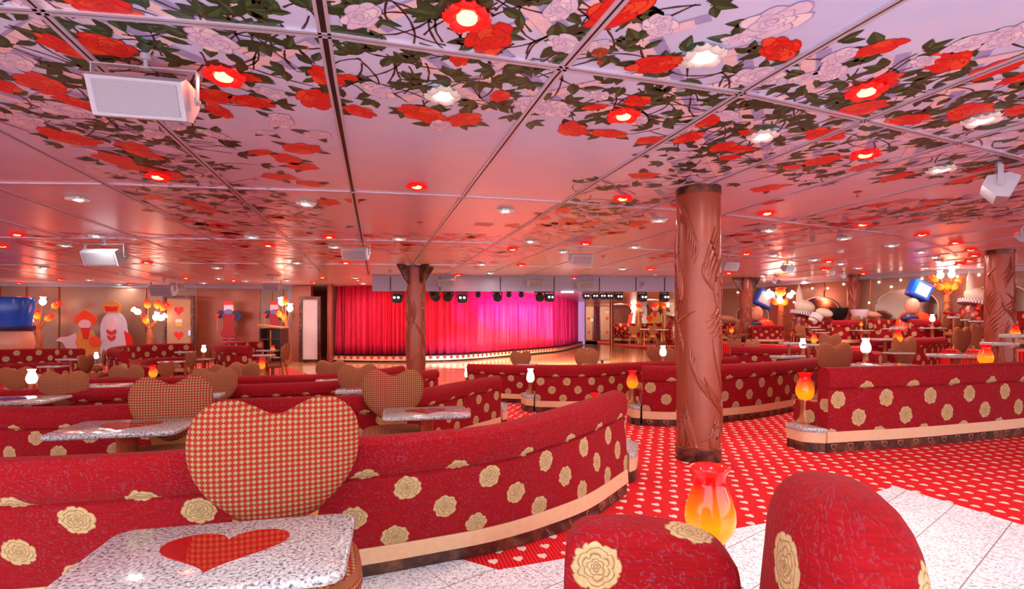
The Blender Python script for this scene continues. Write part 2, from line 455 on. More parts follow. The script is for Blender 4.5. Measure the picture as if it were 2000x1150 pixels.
trim(mb, 'copper')
def wall_slab(px0, px1, pts, m, off=.03, z0=0, z1=2.4):
    a, n = on_wall(px0, 600, pts, off); b, n = on_wall(px1, 600, pts, off)
    mb = MB(); mb.prism([(a.x, a.y), (b.x, b.y), (b.x-n.x*.03, b.y-n.y*.03), (a.x-n.x*.03, a.y-n.y*.03)], z0, z1); return mb
trim(wall_slab(386, 506, LW, 0, .02), 'wallred')
mb = MB(); a = pl(562, 16.9); b = pl(585, 17.0); mb.prism([a, b, (b[0], 17.6), (a[0], 17.6)], 0, CZ); trim(mb, 'grey')
mb = MB(); mb.box((-6.85, 16.75, 1.24), (.62, .2, 2.48)); mb.build; trim(mb, 'wallred')
mb = MB(); mb.box((-6.02, 17.3, 1.25), (.25, .3, 2.5)); trim(mb, 'walldark')

# ------------------------------------------------------------------ ceiling with the painted rose mural
bandpoly = [
 [(-200, 10), (640, 65), (645, 150), (520, 150), (400, 190), (350, 230), (420, 330), (520, 370), (640, 430), (690, 500), (540, 545), (420, 470), (330, 430), (230, 330), (150, 270), (60, 235), (-200, 220)],
 [(660, 82), (1100, 135), (1440, 185), (2100, 315), (2100, 350), (1900, 345), (1750, 330), (1560, 355), (1450, 330), (1330, 300), (1180, 215), (1060, 205), (900, 200), (700, 190)],
 [(-100, -60), (1310, -60), (1310, 60), (1330, 130), (1100, 128), (650, 70), (-100, 15)],
 [(1330, 60), (1500, 130), (1800, 100), (2100, 60), (2100, 300), (1700, 235), (1440, 180), (1110, 130)],
 [(1130, 370), (1320, 320), (1440, 330), (1320, 400), (1250, 440), (1100, 480), (1000, 500), (900, 535), (760, 545), (900, 500), (1060, 440)],
 [(1500, 440), (1750, 395), (2050, 360), (2050, 420), (1750, 440), (1600, 470), (1400, 500), (1250, 515), (1330, 470)],
 [(700, 455), (960, 458), (960, 490), (700, 495)], [(0, 460), (260, 450), (480, 470), (560, 530), (300, 520), (100, 500)],
]
def inside(x, y, poly):
    c = False; j = len(poly)-1
    for i in range(len(poly)):
        if (poly[i][1] > y) != (poly[j][1] > y) and x < (poly[j][0]-poly[i][0])*(y-poly[i][1])/(poly[j][1]-poly[i][1]+1e-9)+poly[i][0]: c = not c
        j = i
    return c
def in_band(X, Y):
    if Y < 1.4: return True
    px = 1000+X/Y*F; py = Y0-(CZ-H)/Y*F
    return any(inside(px, py, p) for p in bandpoly)
CM = ['sky', 'c_r1', 'c_r2', 'c_r3', 'c_w1', 'c_w2', 'c_w3', 'c_l1', 'c_l2', 'c_st', 'c_la', 'c_sh']
for nme, c in [('c_r1', (.78, .022, .015)), ('c_r2', (.55, .010, .012)), ('c_r3', (.90, .09, .03)), ('c_w1', (.76, .72, .90)), ('c_w2', (.46, .38, .62)), ('c_w3', (.95, .90, .96)),
               ('c_l1', (.012, .065, .022)), ('c_l2', (.045, .14, .04)), ('c_st', (.05, .035, .03)), ('c_la', (.86, .70, .72)), ('c_sh', (.36, .38, .66))]:  # c_sh colours the painted shadow beside the lattice
    M[c_ := nme] = plain('painted_' + {'r': 'rose', 'w': 'pale_rose', 'l': 'leaf', 's': 'stem'}.get(nme[2], 'x') + nme[-1], c, .32, var=.18, scale=25)
CB = MB()
def flat(pts, lay, mi): CB.add([(p[0], p[1], CZ-.0008*lay) for p in pts], [list(range(len(pts)))], [(p[0], p[1]) for p in pts], mi)
def blob(cx, cy, rx, ry, rot, lay, mi, n=11, jag=.1, lob=0):
    pts = []
    for i in range(n):
        a = 2*PI*i/n; k = 1+rnd.uniform(-jag, jag) + (lob*math.cos(5*a) if lob else 0)
        x, y = rx*k*math.cos(a), ry*k*math.sin(a)
        pts.append((cx+x*math.cos(rot)-y*math.sin(rot), cy+x*math.sin(rot)+y*math.cos(rot)))
    flat(pts, lay, mi)
def crescent(cx, cy, R, a0, a1, w, lay, mi):
    n = 7; o = []; i_ = []
    for q in range(n+1):
        t = q/n; a = a0+(a1-a0)*t; ww = w*math.sin(PI*t)
        o.append((cx+R*math.cos(a), cy+R*math.sin(a))); i_.append((cx+(R-ww)*math.cos(a), cy+(R-ww)*math.sin(a)))
    flat(o + i_[::-1][1:-1], lay, mi)
LAY = [0]
def rose2d(cx, cy, R, kind='R', simple=False):
    base = 4 + (LAY[0] % 4)*.0; LAY[0] += 1
    m1, m2, m3 = (1, 2, 3) if kind == 'R' else (4, 5, 6)
    r0 = rnd.uniform(0, 6)
    sq = rnd.uniform(.62, .85); rot = rnd.uniform(0, PI)
    def tr(x, y):
        y *= sq; return (cx+x*math.cos(rot)-y*math.sin(rot), cy+x*math.sin(rot)+y*math.cos(rot))
    if simple:
        pts = []
        for i in range(14):
            a = 2*PI*i/14; k = R*(1+.16*math.cos(5*a+r0)+rnd.uniform(-.06, .06)); pts.append(tr(k*math.cos(a), k*math.sin(a)))
        flat(pts, base, m1); 
        for q in range(3): x, y = tr(R*.3*math.cos(r0+q*2), R*.3*math.sin(r0+q*2)); crescent(x, y, R*.35, r0+q, r0+q+2.6, R*.09, base+.5, m2)
        return
    lay = base
    for ring, (n, off, rr) in enumerate([(6, .58, .48), (5, .34, .38), (3, .14, .26)]):
        for i in range(n):
            a = r0+ring*.6+2*PI*i/n+rnd.uniform(-.15, .15); k = R*rnd.uniform(.86, 1.12)
            px_, py_ = k*off*math.cos(a), k*off*math.sin(a); pr = k*rr
            def pet(s, l, mi):
                pts = []
                for q in range(12):
                    b = 2*PI*q/12; rad = pr*s*(1+.10*math.cos(3*b+i)+.05*math.sin(5*b+ring))
                    pts.append(tr(px_+rad*math.cos(b+a), py_+rad*.85*math.sin(b+a)))
                flat(pts, l, mi)
            pet(1.07, lay, m2); lay += .06
            pet(.95, lay, m1 if (i+ring) % 3 else m3); lay += .06
            x, y = tr(px_, py_); crescent(x, y, pr*.62*sq, a-1, a+1.1, pr*.22, lay, m2 if i % 2 else m3); lay += .05
    for q in range(4):
        x, y = tr(0, 0); crescent(x, y, R*(.24-.05*q), r0+q*1.9, r0+q*1.9+3.2, R*.045, lay+.1, m2)
def leaf2d(cx, cy, L, rot, lay=3):
    w = L*rnd.uniform(.30, .42); n = 6
    def tr(x, y): return (cx+x*math.cos(rot)-y*math.sin(rot), cy+x*math.sin(rot)+y*math.cos(rot))
    up = [(L*(-.5+i/n), w*math.sin(PI*(i/n)**.8)*.62*(1+.12*(i % 2))) for i in range(n+1)]
    dn = [(x, -y) for x, y in up]
    flat([tr(*p) for p in up]+[tr(*p) for p in dn[::-1][1:-1]], lay, 7)
    flat([tr(x, y*.80) for x, y in up[1:]] + [tr(*p) for p in [(L*.35, -.0), (-L*.3, .0)]], lay+.4, 8 if rnd.random() < .6 else 7)
    flat([tr(-L*.55, .003), tr(L*.4, .002), tr(L*.4, -.002), tr(-L*.55, -.003)], lay+.6, 9)
def stem2d(cx, cy, L, rot, w=.007, lay=2):
    pts = []; bend = rnd.uniform(-1.6, 1.6); x, y, a = cx, cy, rot; n = 8
    l_, r_ = [], []
    for i in range(n+1):
        ww = w*(1+.5*(i % 3 == 0)); l_.append((x-ww*math.sin(a), y+ww*math.cos(a))); r_.append((x+ww*math.sin(a), y-ww*math.cos(a)))
        x += L/n*math.cos(a); y += L/n*math.sin(a); a += bend/n+rnd.uniform(-.12, .12)
    for i in range(n): flat([l_[i], l_[i+1], r_[i+1], r_[i]], lay, 9)
    return x, y, a
# panels (tessellated slab)
CB.add([(-24, -1.6, CZ), (-24, 45, CZ), (24, 45, CZ), (24, -1.6, CZ)], [(0, 1, 2, 3)], None, 0)
CB.add([(-24, -1.6, CZ+.2), (-24, 45, CZ+.2), (24, 45, CZ+.2), (24, -1.6, CZ+.2)], [(3, 2, 1, 0)], None, 0)
# lattice
for fam, an in ((0, math.radians(60)), (1, math.radians(-28))):
    d = Vector((math.cos(an), math.sin(an))); nn = Vector((-d.y, d.x))
    for i in range(-34, 58):
        for j in range(-80, 90):
            c = nn*(i*.32) + d*(j*.22)
            if not (1.3 < c.y < 10 and abs(c.x) < c.y*1.15+.3): continue
            if not in_band(c.x, c.y) or (i*7+j//5*3) % 9 == 0: continue
            a, b = c-d*.112, c+d*.112; w = nn*.030
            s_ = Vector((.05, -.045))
            flat([a-w+s_, b-w+s_, b+w+s_, a+w+s_], .5+fam*.2, 11); flat([a-w, b-w, b+w, a+w], 1.0+fam*.3, 10)  # lavender offset copy: the lattice's drop shadow, painted into the mural
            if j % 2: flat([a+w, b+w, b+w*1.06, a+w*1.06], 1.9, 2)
# leaves and stems
cnt = 0
for it in range(26000):
    y = rnd.uniform(1.5, 12); x = rnd.uniform(-1.12, 1.12)*y
    if rnd.random() > (1.0 if y < 6 else .45) or not in_band(x, y): continue
    cnt += 1
    if cnt % 2 == 0 and cnt < 1700:
        ex, ey, ea = stem2d(x, y, rnd.uniform(.18, .42), rnd.uniform(0, 2*PI), .0042 if y < 5 else .006)
        if y < 7:
            for s in (-.9, 0, .9):
                leaf2d(ex+.055*math.cos(ea+s), ey+.055*math.sin(ea+s), rnd.uniform(.085, .13), ea+s, 2.2+.4*(s+1))
    elif cnt < 1900 and cnt % 3 == 1: leaf2d(x, y, rnd.uniform(.09, .145), rnd.uniform(0, 2*PI), 2.2+rnd.random())
    if cnt > 1900: break
RR = """118,88,42 205,88,48 200,12,55 0,165,35 80,163,45 150,200,32 135,268,45 485,150,22 415,187,35 490,197,37 430,217,30 635,148,38 620,193,42 705,217,28 680,150,18 590,290,37
510,297,22 560,310,30 590,325,27 545,345,30 605,358,25 255,283,28 280,298,33 225,310,35 265,327,28 330,342,30 955,75,52 895,113,25 825,222,42 905,232,37 1120,252,34 1190,260,32 1210,15,70
1280,125,46 1520,95,45 1715,93,38 1715,165,48 1850,118,48 1940,135,42 1995,150,30 1385,235,32 1345,267,30 1272,273,25 1245,197,26 1680,213,42 1775,232,35 1890,218,42 1610,262,42 1460,258,18
1410,287,27 1448,290,24 1425,307,18 1257,342,27 1500,367,30 1605,313,34 1550,325,18 1690,325,26 1750,345,30 1875,350,28 1985,215,30 975,187,22 1160,208,22 1715,400,18 1330,400,20 380,397,30 300,385,22
405,410,24 640,395,26 690,392,18 1500,395,18 1820,395,24 1930,330,30 350,430,22 1000,440,16 1100,410,22 1060,425,20 1150,435,20 1200,455,16 1240,440,18 440,455,20 560,425,22 590,455,20 620,475,18 1640,440,24 1700,425,22 1800,408,24""".split()
WW = """60,8,45 410,78,45 705,30,50 1100,85,34 1095,15,40 1040,205,38 1085,212,34 1510,40,58 1290,48,35 1170,88,24 1480,150,46 1440,75,27 1640,110,35 1620,140,38 1810,120,30 1890,85,42 860,243,30 875,190,22
735,175,35 530,180,28 545,235,33 520,258,18 620,262,26 130,215,42 50,235,40 210,330,33 420,262,28 300,262,25 25,120,35 340,245,28 1170,185,22 1570,150,25 1420,225,25 1530,290,22 1330,300,26 1780,265,28 1960,265,28 1850,290,26 1575,345,22 1965,70,45 1250,235,20""".split()
for L_, kd in ((RR, 'R'), (WW, 'W')):
    for s in L_:
        a, b, c = map(float, s.split(',')); p = PC(a, b); R = c*p.y/F
        rose2d(p.x, p.y, R*(1.12), kd, simple=(b > 300))
        for q in range(2):
            a_ = rnd.uniform(0, 2*PI); leaf2d(p.x+R*1.1*math.cos(a_), p.y+R*1.1*math.sin(a_), rnd.uniform(.1, .15), a_, 2.6)
n = 0
while n < 260:
    y = rnd.uniform(6, 14); x = rnd.uniform(-1.1, 1.1)*y
    if in_band(x, y): rose2d(x, y, rnd.uniform(.07, .15), 'R' if rnd.random() < .8 else 'W', True); n += 1
n = 0
while n < 60:
    y = rnd.uniform(1.0, 1.8); x = rnd.uniform(-2, 2); rose2d(x, y, rnd.uniform(.08, .13), rnd.choice('RW'), True); n += 1
ceil = struct(CB.build('ceiling', CM))

# ceiling seams: aluminium trims along the panel joints
def seam(pts, w=.03, dark=.012):
    w *= .80; dark *= .62
    mb = MB(); dk = MB(); pts = [Vector((p[0], p[1])) for p in pts]
    L = []; 
    for i, p in enumerate(pts):
        d = (pts[min(i+1, len(pts)-1)]-pts[max(i-1, 0)]).normalized(); L.append(Vector((-d.y, d.x)))
    def strip(m, o0, o1, z0, z1):
        vs = []; fs = []
        for p, n in zip(pts, L):
            for o_, z in ((o0, z0), (o1, z0), (o1, z1), (o0, z1)): q = p+n*o_; vs.append((q.x, q.y, z))
        for i in range(len(pts)-1):
            for c in range(4): fs.append((i*4+c, i*4+(c+1) % 4, (i+1)*4+(c+1) % 4, (i+1)*4+c))
        m.add(vs, fs, None, 0 if m is mb else 1)
    strip(mb, -w, -dark, CZ-.011, CZ+.001); strip(mb, dark, w, CZ-.011, CZ+.001)
    vs = []; fs = []
    for p, n in zip(pts, L):
        for o_ in (-dark, dark): q = p+n*o_; vs.append((q.x, q.y, CZ-.0085))
    for i in range(len(pts)-1): fs.append((i*2, i*2+1, i*2+3, i*2+2))
    mb.add(vs, fs, None, 1)
    global k
    o = mb.build('trim_%d' % k, ['alu', 'black']); k += 1; struct(o)
for i, c in enumerate([-15, -13.9, -12.8, -11.7, -10.6, -9.55, -8.45, -7.35, -6.5, -5.6, -4.55, -3.5, -2.43, -1.35, -.235, .86, 1.93, 2.96, 3.97, 4.97, 6.0, 7.0, 8.1, 9.2, 10.3, 11.4, 12.5, 13.6, 14.7, 15.8]):
    k2 = -.262-(.018*(c > .3)) 
    extra = -.05*(c > .3)
    far = 13.0 if -3 < c < 8 else 17
    if c > 8: far = 14
    pts = [(c+.02-.262*1.2+(.10 if .8 < c < 4 else 0)*1.2, 1.2)] + [(c-.262*D+(-.022*(D-4)*(c > .3)), D) for D in (2.6, 4.5, 7, 10, far)]
    seam(pts, .030 if c != -.235 else .034, .010 if c != -.235 else .020)
for row in ([(-400, 5), (0, 14), (84, 19), (330, 38), (644, 66), (860, 97), (1098, 130), (1270, 154), (1450, 180), (1690, 233), (1860, 274), (2000, 309), (2100, 345)],
            [(-200, 355), (0, 357), (220, 359), (472, 367.5), (696, 374), (909, 383), (1105, 394), (1256, 405), (1409, 418), (1504, 429), (1587, 439), (1750, 457.5), (1812, 474), (1852, 489), (1868, 500)],
            [(-100, 461), (0, 463), (200, 465), (400, 466), (710, 468), (960, 474), (1160, 481), (1326, 490), (1520, 505), (1640, 522)],
            [(-100, 518), (0, 517), (400, 514), (760, 516), (960, 518), (1160, 522), (1330, 528)]):
    seam([PC(x, y).to_2d() for x, y in row], .026, .007)

# ================================================================== PILLARS
def pillar(px, D, dia, z0, label, seed, fins=0, ridges=True, base=True):
    X = (px-1000)/F*D; R = dia/2
    root = empty('pillar', (X, D, z0), label, 'pillar'); h = CZ-z0; r_ = random.Random(seed)
    mb = MB(); mb.lathe([(R, .0), (R, h-.001)], 48)
    if ridges:
        q = 44
        for i in range(q):
            a0 = r_.uniform(0, 2*PI); zc = r_.uniform(.2, h-.25); L = r_.uniform(.18, .55); lean = r_.choice((-1, 1))*r_.uniform(.15, .9); cu = r_.uniform(-.5, .5); cnt_ = r_.choice((1, 2, 3, 4))
            for c in range(cnt_):
                pts = []; rad = []
                for t in range(13):
                    u = t/12; a = a0+c*.10+lean*(u-.5)+cu*math.sin(PI*u); z = zc+L*(u-.5)-c*.055
                    z = min(max(z, .14), h-.12); rr = .017*math.sin(PI*min(.96, max(.04, u)))**.6
                    pts.append(((R+.001)*math.cos(a), (R+.001)*math.sin(a), z)); rad.append(max(.002, rr))
                mb.tube(pts, rad, 6)
    mb.build('shaft', 'pillar', root, smooth=50)
    if base:
        mb = MB(); mb.lathe([(R+.004, 0), (R+.008, .005), (R+.008, .115), (R+.003, .12)], 48); mb.build('base_band', 'band', root, smooth=40)
        mb = MB(); mb.lathe([(R+.003, h-.07), (R+.006, h-.068), (R+.006, h-.001)], 48); mb.build('top_band', 'band', root, smooth=40)
    for i in range(fins):
        a = PI*.25+i*PI/2 if fins == 4 else i*PI+.15
        mb = MB(); d = Vector((math.cos(a), math.sin(a), 0)); n = Vector((-d.y, d.x, 0))*.03
        tri = [d*(R-.01)+Vector((0, 0, h-.002)), d*(R+.26)+Vector((0, 0, h-.002)), d*(R+.24)+Vector((0, 0, h-.06)), d*(R-.01)+Vector((0, 0, h-.42))]
        vs = [p-n for p in tri]+[p+n for p in tri]
        mb.add(vs, [(3, 2, 1, 0), (4, 5, 6, 7), (0, 1, 5, 4), (1, 2, 6, 5), (2, 3, 7, 6), (3, 0, 4, 7)]); mb.build('bracket_fin', 'band', root)
    return root
pillar(1364, 4.75, .388, 0, 'large carved copper-red round pillar standing on the heart carpet, nearest of all pillars', 3)
pillar(812, 11.0, .39, 0, 'carved brown pillar with flared metal fins, before the left half of the stage curtain', 5, fins=4)
pillar(1457, 13.9, .295, .75, 'brown pillar with two dark triangular fins on top, right behind the largest pillar', 6, fins=2)
pillar(1667, 13.1, .255, .75, 'slim orange-brown pillar beside the giant cup on the right wall', 7)
pillar(1953, 8.75, .376, .3, 'carved brown pillar near the right edge, in front of the wall banquette', 8)
pillar(645, 16.2, .19, 0, 'slim plain brown post at the left end of the stage curtain', 9, ridges=False, base=False)
pillar(1194.5, 27, .20, 0, 'thin dark brown post at the far edge of the dance floor', 10, ridges=False, base=False)

# ================================================================== SOFAS
def booth(label, pts, h, uvk=None, z0=0.0, side=1, kick=True, seat=True, group=None, base=None, hearts=False, thick=.13, n=8, seatd=.5, close=True, cat='sofa', arms=False):
    """curved banquette; pts = plan points of the outer face from left to right, side=+1 puts the seat on the left-hand normal (away from camera)"""
    pp = catmull([Vector((p[0], p[1])) for p in pts], n); N = len(pp)
    bb = catmull([Vector((p[0], p[1])) for p in base], n) if base else pp
    nor = []; arc = [0]
    for i in range(N):
        d = (pp[min(i+1, N-1)]-pp[max(i-1, 0)]).normalized(); nor.append(Vector((-d.y, d.x))*side)
        if i: arc.append(arc[-1]+(pp[i]-pp[i-1]).length)
    c = pp[N//2]; root = empty('banquette', (c.x, c.y, z0), label, cat, group)
    uvk = uvk or h/.80
    def sweep(prof, name, mat, capmat=None, uvscale=1, smooth=35, i0=0, i1=None, extra=None):
        mb = MB(); i1 = N if i1 is None else i1; m = len(prof); vs = []; fs = []; fu = []
        vv = [0]
        for a, b in zip(prof, prof[1:]+prof[:1]): vv.append(vv[-1]+math.hypot(a[0]-b[0], a[1]-b[1]))
        v0 = prof[0][1]
        if name == 'backrest':
            q_ = .63/1.0-vv[3]/uvk; vv = [x/uvk+q_ for x in vv]; vlo = [x-.055 for x in vv]; v0 = 0
        else: vlo = vv = [x/uvk for x in vv]
        for i in range(i0, i1):
            for (o, z) in prof:
                t = min(1, max(0, z/h)); q = bb[i].lerp(pp[i], t) + nor[i]*o
                vs.append((q.x-c.x, q.y-c.y, z))
        K = i1-i0
        for i in range(K-1):
            for j in range(m):
                j2 = (j+1) % m
                f = (i*m+j, i*m+j2, (i+1)*m+j2, (i+1)*m+j)
                u0, u1 = arc[i0+i]/uvk, arc[i0+i+1]/uvk; V = vlo if j < 3 else vv
                fu.append([(u0, v0+V[j]), (u0, v0+V[j+1]), (u1, v0+V[j+1]), (u1, v0+V[j])])
                if side > 0: f = f[::-1]; fu[-1] = fu[-1][::-1]
                fs.append(f)
        a = tuple(range(m)); b = tuple((K-1)*m+j for j in range(m))
        for f in ((a, b[::-1]) if side > 0 else (a[::-1], b)):
            fs.append(f); fu.append([(prof[j % m][0]+.05, prof[j % m][1]+.03) for j in [q % m for q in f]])
        mb.addf(vs, fs, fu)
        if extra: extra(mb)
        return mb.build(name, mat, root, smooth=smooth)
    s = h/.78
    def emboss(mb):
        total = arc[-1]; q = .08
        while q < total-.05:
            i = max(k_ for k_ in range(N) if arc[k_] <= q); i2 = min(i+1, N-1); t = (q-arc[i])/max(1e-6, arc[i2]-arc[i])
            p = bb[i].lerp(bb[i2], t); nn = nor[i]; dd = Vector((nn.y, -nn.x))*1.0
            hs = heart2d(16, .072, .062); o_, i_ = [], []
            for sc_, L in ((1, o_), (.74, i_)):
                for (hx, hz) in hs:
                    z = .018+ (hz-.0275)*sc_+.0275; w = p + dd*(hx*sc_) + nn*(.0225 if sc_ == 1 else .0225); L.append((w.x-c.x, w.y-c.y, z*s))
            nH = 16; vs = o_+i_; back_ = [(v[0]+nn.x*.004, v[1]+nn.y*.004, v[2]) for v in vs]; vs2 = vs+back_
            fs = [(j, (j+1) % nH, nH+(j+1) % nH, nH+j) for j in range(nH)] + [(j, (j+1) % nH, 2*nH+(j+1) % nH, 2*nH+j) for j in range(nH)]
            mb.add(vs2, fs, None, 1); q += .20
    T = thick; zs = .44*s; zb = .19*s
    kick_ob = None
    if kick:
        sweep([(.03, .002), (.025, .088*s), (.03, .092*s), (T+seatd-.06, .092*s), (T+seatd-.06, .002)], 'kick_band', ['band', 'heartrim'], extra=emboss if hearts else None)
        sweep([(.012, .092*s), (.012, zb), (T+seatd-.03, zb), (T+seatd-.03, .092*s)], 'plinth', 'beige')
    else: zb = .02
    seam_z = .585*s
    back = [(.02, zb), (.014, zb+.04), (.010, seam_z-.012), (.024, seam_z), (.0, seam_z+.012), (-.012, seam_z+.06), (-.012, h-.06), (.0, h-.028), (.03, h-.006), (T*.5, h), (T-.03, h-.006), (T, h-.03), (T+.005, h-.09), (T+.0, seam_z), (T+.01, zs), (T+.01, zb)]
    sweep(back, 'backrest', 'rose')
    if seat:
        a, b = T+.0115, T+seatd
        i0, i1 = (0, N)
        sweep([(a, zb+.001), (a, zs-.01), (a+.02, zs), (b-.05, zs), (b-.012, zs-.018), (b, zs-.06), (b-.01, zb+.01), (b-.02, zb+.001)], 'seat', 'rose')
    return root
M['heartrim'] = plain('bronze_heart_outline', (.42, .20, .13), .3, .4, var=.3)

def stations(lst, h, z0=0.0, dD=0):
    out = []
    for px, y in lst:
        D = (H-(z0+h))*F/(y-Y0)-.10; out.append(((px-1000)/F*D, D))
    return out
# --- near left sofa
top = [(-3.4, 1.70), (-2.6, 1.76), (-1.82, 1.81), (-1.22, 1.94), (-.64, 2.16), (-.35, 2.27), (-.04, 2.44), (.17, 2.71), (.44, 3.10), (.83, 3.76)]
bas = [(-3.4, 1.95), (-2.6, 2.01), (-1.88, 2.14), (-1.27, 2.28), (-.71, 2.49), (-.40, 2.62), (-.10, 2.76), (.20, 2.955), (.52, 3.24), (.868, 3.74)]
booth('long curved red rose-patterned sofa back sweeping across the foreground on a beige and bronze plinth', top, .76, base=bas, hearts=True, n=6)
booth('curved red rose sofa, second row left, ending behind the granite table with the red heart', [(-5.6, 4.15), (-4.9, 4.0)]+stations([(26, 792), (253, 786), (434, 778), (568, 774), (702, 769), (831, 757), (904, 744), (980, 732)], .64), .64, hearts=False, seatd=.30)
booth('red rose sofa row passing behind the third row of heart chairs at the left', [(-6.6, 5.1)]+stations([(0, 760), (183, 756), (254, 754), (460, 750), (656, 742), (760, 732), (827, 724), (857, 720)], .57), .57, seatd=.28)
booth('dark red rose sofa, farthest of the left rows, ending just left of the brown pillar', stations([(100, 739), (190, 737), (300, 736), (490, 733), (619, 730), (743, 720), (791, 713)], .54), .54, seatd=.25)
# --- centre
booth('dark red rose sofa behind the white lamp, at the edge of the dance floor', stations([(912, 710), (960, 711), (1035, 712.5), (1060, 712.5)], .60), .60, seatd=.40)
booth('red rose sofa on a beige plinth in the middle, starting at the white table lamp', [p for p in [pl(1045, 7.2), pl(1100, 7.15), pl(1152, 7.2), pl(1217, 7.5), pl(1290, 7.85), pl(1345, 8.2)]], .672, uvk=.84, seatd=.42)
booth('red rose sofa passing behind the largest pillar, on a beige plinth', [pl(1255, 6.25), pl(1322, 6.2), pl(1403, 6.42), pl(1487, 6.76), pl(1565, 7.35), pl(1620, 8.05), pl(1665, 8.12)], .735, uvk=1.0, hearts=True, seatd=.45)
booth('bright red rose sofa at the right on a pale plinth with a heart band', [pl(1619, 4.93), pl(1683, 5.02), pl(1761, 5.12), pl(1865, 5.32), pl(1996, 5.66), pl(2090, 6.1), pl(2200, 6.8)], .825, uvk=1.3, hearts=True, seatd=.32)
booth('small curled red rose sofa end left of the heart chair, right of the large pillar', [pl(1380, 8.4), pl(1440, 8.6), pl(1452, 9.3), pl(1425, 9.9)], .70, seat=False, kick=False)
booth('curled end of a red rose sofa showing below the white lamp at centre right', [pl(1640, 9.3), pl(1690, 9.0), pl(1708, 8.6), pl(1690, 8.35)][::-1], .78, seat=False, kick=False, side=-1)
# --- right tiers
booth('red rose sofa back in the middle right, behind two granite tables', [pl(1427, 8.75), pl(1484, 8.6), pl(1539, 8.6), pl(1602, 9.1), pl(1622, 9.9)], .56, z0=.3, seatd=.4)
booth('high red rose sofa curving beside the empty carpet aisle at the right', [pl(1680, 9.9), pl(1703, 9.4), pl(1787, 9.3), pl(1826, 9.7), pl(1850, 10.3)], .69, z0=.3, seatd=.4)
booth('red rose booth back curving in front of the giant orange and blue sculpture', [pl(1696, 11.8), pl(1740, 12.0), pl(1783, 11.7), pl(1825, 11.0), pl(1848, 10.6), pl(1832, 10.65), pl(1780, 10.75)], .60, z0=.75, side=-1, seatd=.35)
booth('red rose banquette along the right wall, below the rightmost lamp tree', [pl(1842, 11.3), pl(1890, 11.2), pl(1940, 11.0), pl(2010, 10.5)], .76, z0=.75, side=-1, seatd=.35)
booth('curved red rose booth below the ivory sculpture with the giant cup', [pl(1572, 13.0), pl(1600, 13.0), pl(1625, 12.8), pl(1655, 12.4), pl(1680, 11.9), pl(1664, 11.5), pl(1625, 11.6)], .58, z0=.75, side=-1, seatd=.35)
booth('curved red rose booth between the dark finned pillar and the lamp tree', [pl(1462, 13.6), pl(1490, 13.7), pl(1520, 13.5), pl(1533, 13.1), pl(1520, 12.7), pl(1470, 12.9)], .46, z0=.75, side=-1, seatd=.35)
booth('small stretch of red rose sofa seen just right of the large pillar, far back', [pl(1400, 15.5), pl(1425, 15.4), pl(1440, 15.2)], .52, z0=.75, side=-1, seatd=.35)
booth('long red rose banquette far across the dance floor on a pale plinth', [pl(1199, 33), pl(1250, 34), pl(1335, 34)], 1.25, z0=.02, side=-1, seatd=.8, thick=.25, kick=True)
# --- left booths, seen from inside
booth('red rose booth under the painted court figures at the far left, facing the stage', [(-12.4, 10.6), pl(-30, 10.9), pl(60, 11.3), pl(120, 11.5), pl(166, 11.4)], .70, side=-1, seatd=.45)
booth('U-shaped red rose booth under the second lamp tree at the left', [pl(235, 9.4), pl(209, 10.3), pl(240, 11.6), pl(300, 12.4), pl(345, 12.8), pl(379, 12.9)], .76, side=-1, seatd=.42)
booth('U-shaped red rose booth below the painted guard at the left of the stage', [pl(484, 10.7), pl(440, 10.9), pl(417, 11.6), pl(440, 12.9), pl(480, 13.6), pl(515, 13.7)], .79, side=-1, seatd=.42)
# --- foreground right: own booth
def bigcushion(label, cx, cy, w, d, h, lean=0, rz=0, wtop=.8, name='lobe_seat', ex=2.6):
    root = empty(name, (cx, cy, .006), label, 'sofa', rz=rz)
    mb = MB(); n = 40; rings = 26; vs = []; fs = []; uvs = []
    for j in range(rings+1):
        t = j/rings
        if t < .72: z = h*t/.72*.80; k = 1-(1-wtop)*.45*(t/.72)**2
        else: u = (t-.72)/.28; z = h*(.80+.20*math.sin(u*PI/2)); k = (1-(1-wtop)*.45)*max(.0, math.cos(u*PI/2))**.62
        for i in range(n+1):
            a = 2*PI*i/n; ca, sa = math.cos(a), math.sin(a)
            x = w/2*k*math.copysign(abs(ca)**(2/ex), ca); y = d/2*k*math.copysign(abs(sa)**(2/ex), sa)+lean*z
            vs.append((x, y, z)); uvs.append((a*(w+d)/4*.95-.02, z-.10))
    for j in range(rings):
        for i in range(n): fs.append((j*(n+1)+i, j*(n+1)+i+1, (j+1)*(n+1)+i+1, (j+1)*(n+1)+i))
    mb.add(vs, fs, uvs); mb.build('backrest', 'rose', root, smooth=60); return root
bigcushion('tall rounded red rose upholstered lobe in the right foreground, seen from above', .735, 1.16, .34, .62, .885, rz=-.30, wtop=.55)
root = empty('armchair', (.375, 1.40, .006), 'red rose upholstered low seat back in the foreground beside the orange glass lamp', 'armchair', rz=math.radians(-9))
mb = MB(); vs = []; fs = []; uvs = []
prof = [(-.225, .0), (-.232, .30), (-.228, .60), (-.212, .66), (-.17, .690), (-.08, .700), (0, .700), (.08, .690), (.16, .668), (.205, .63), (.225, .57), (.245, .30), (.25, .0)]
pc = catmull([Vector(p) for p in prof], 4); m = len(pc); cc = Vector((0, .35)); al = [0]
for a, b in zip(pc, pc[1:]): al.append(al[-1]+(b-a).length)
rg = [(-.078, .90), (-.074, .955), (-.062, .988), (-.045, 1), (.045, 1), (.062, .99), (.076, .96), (.08, .90)]
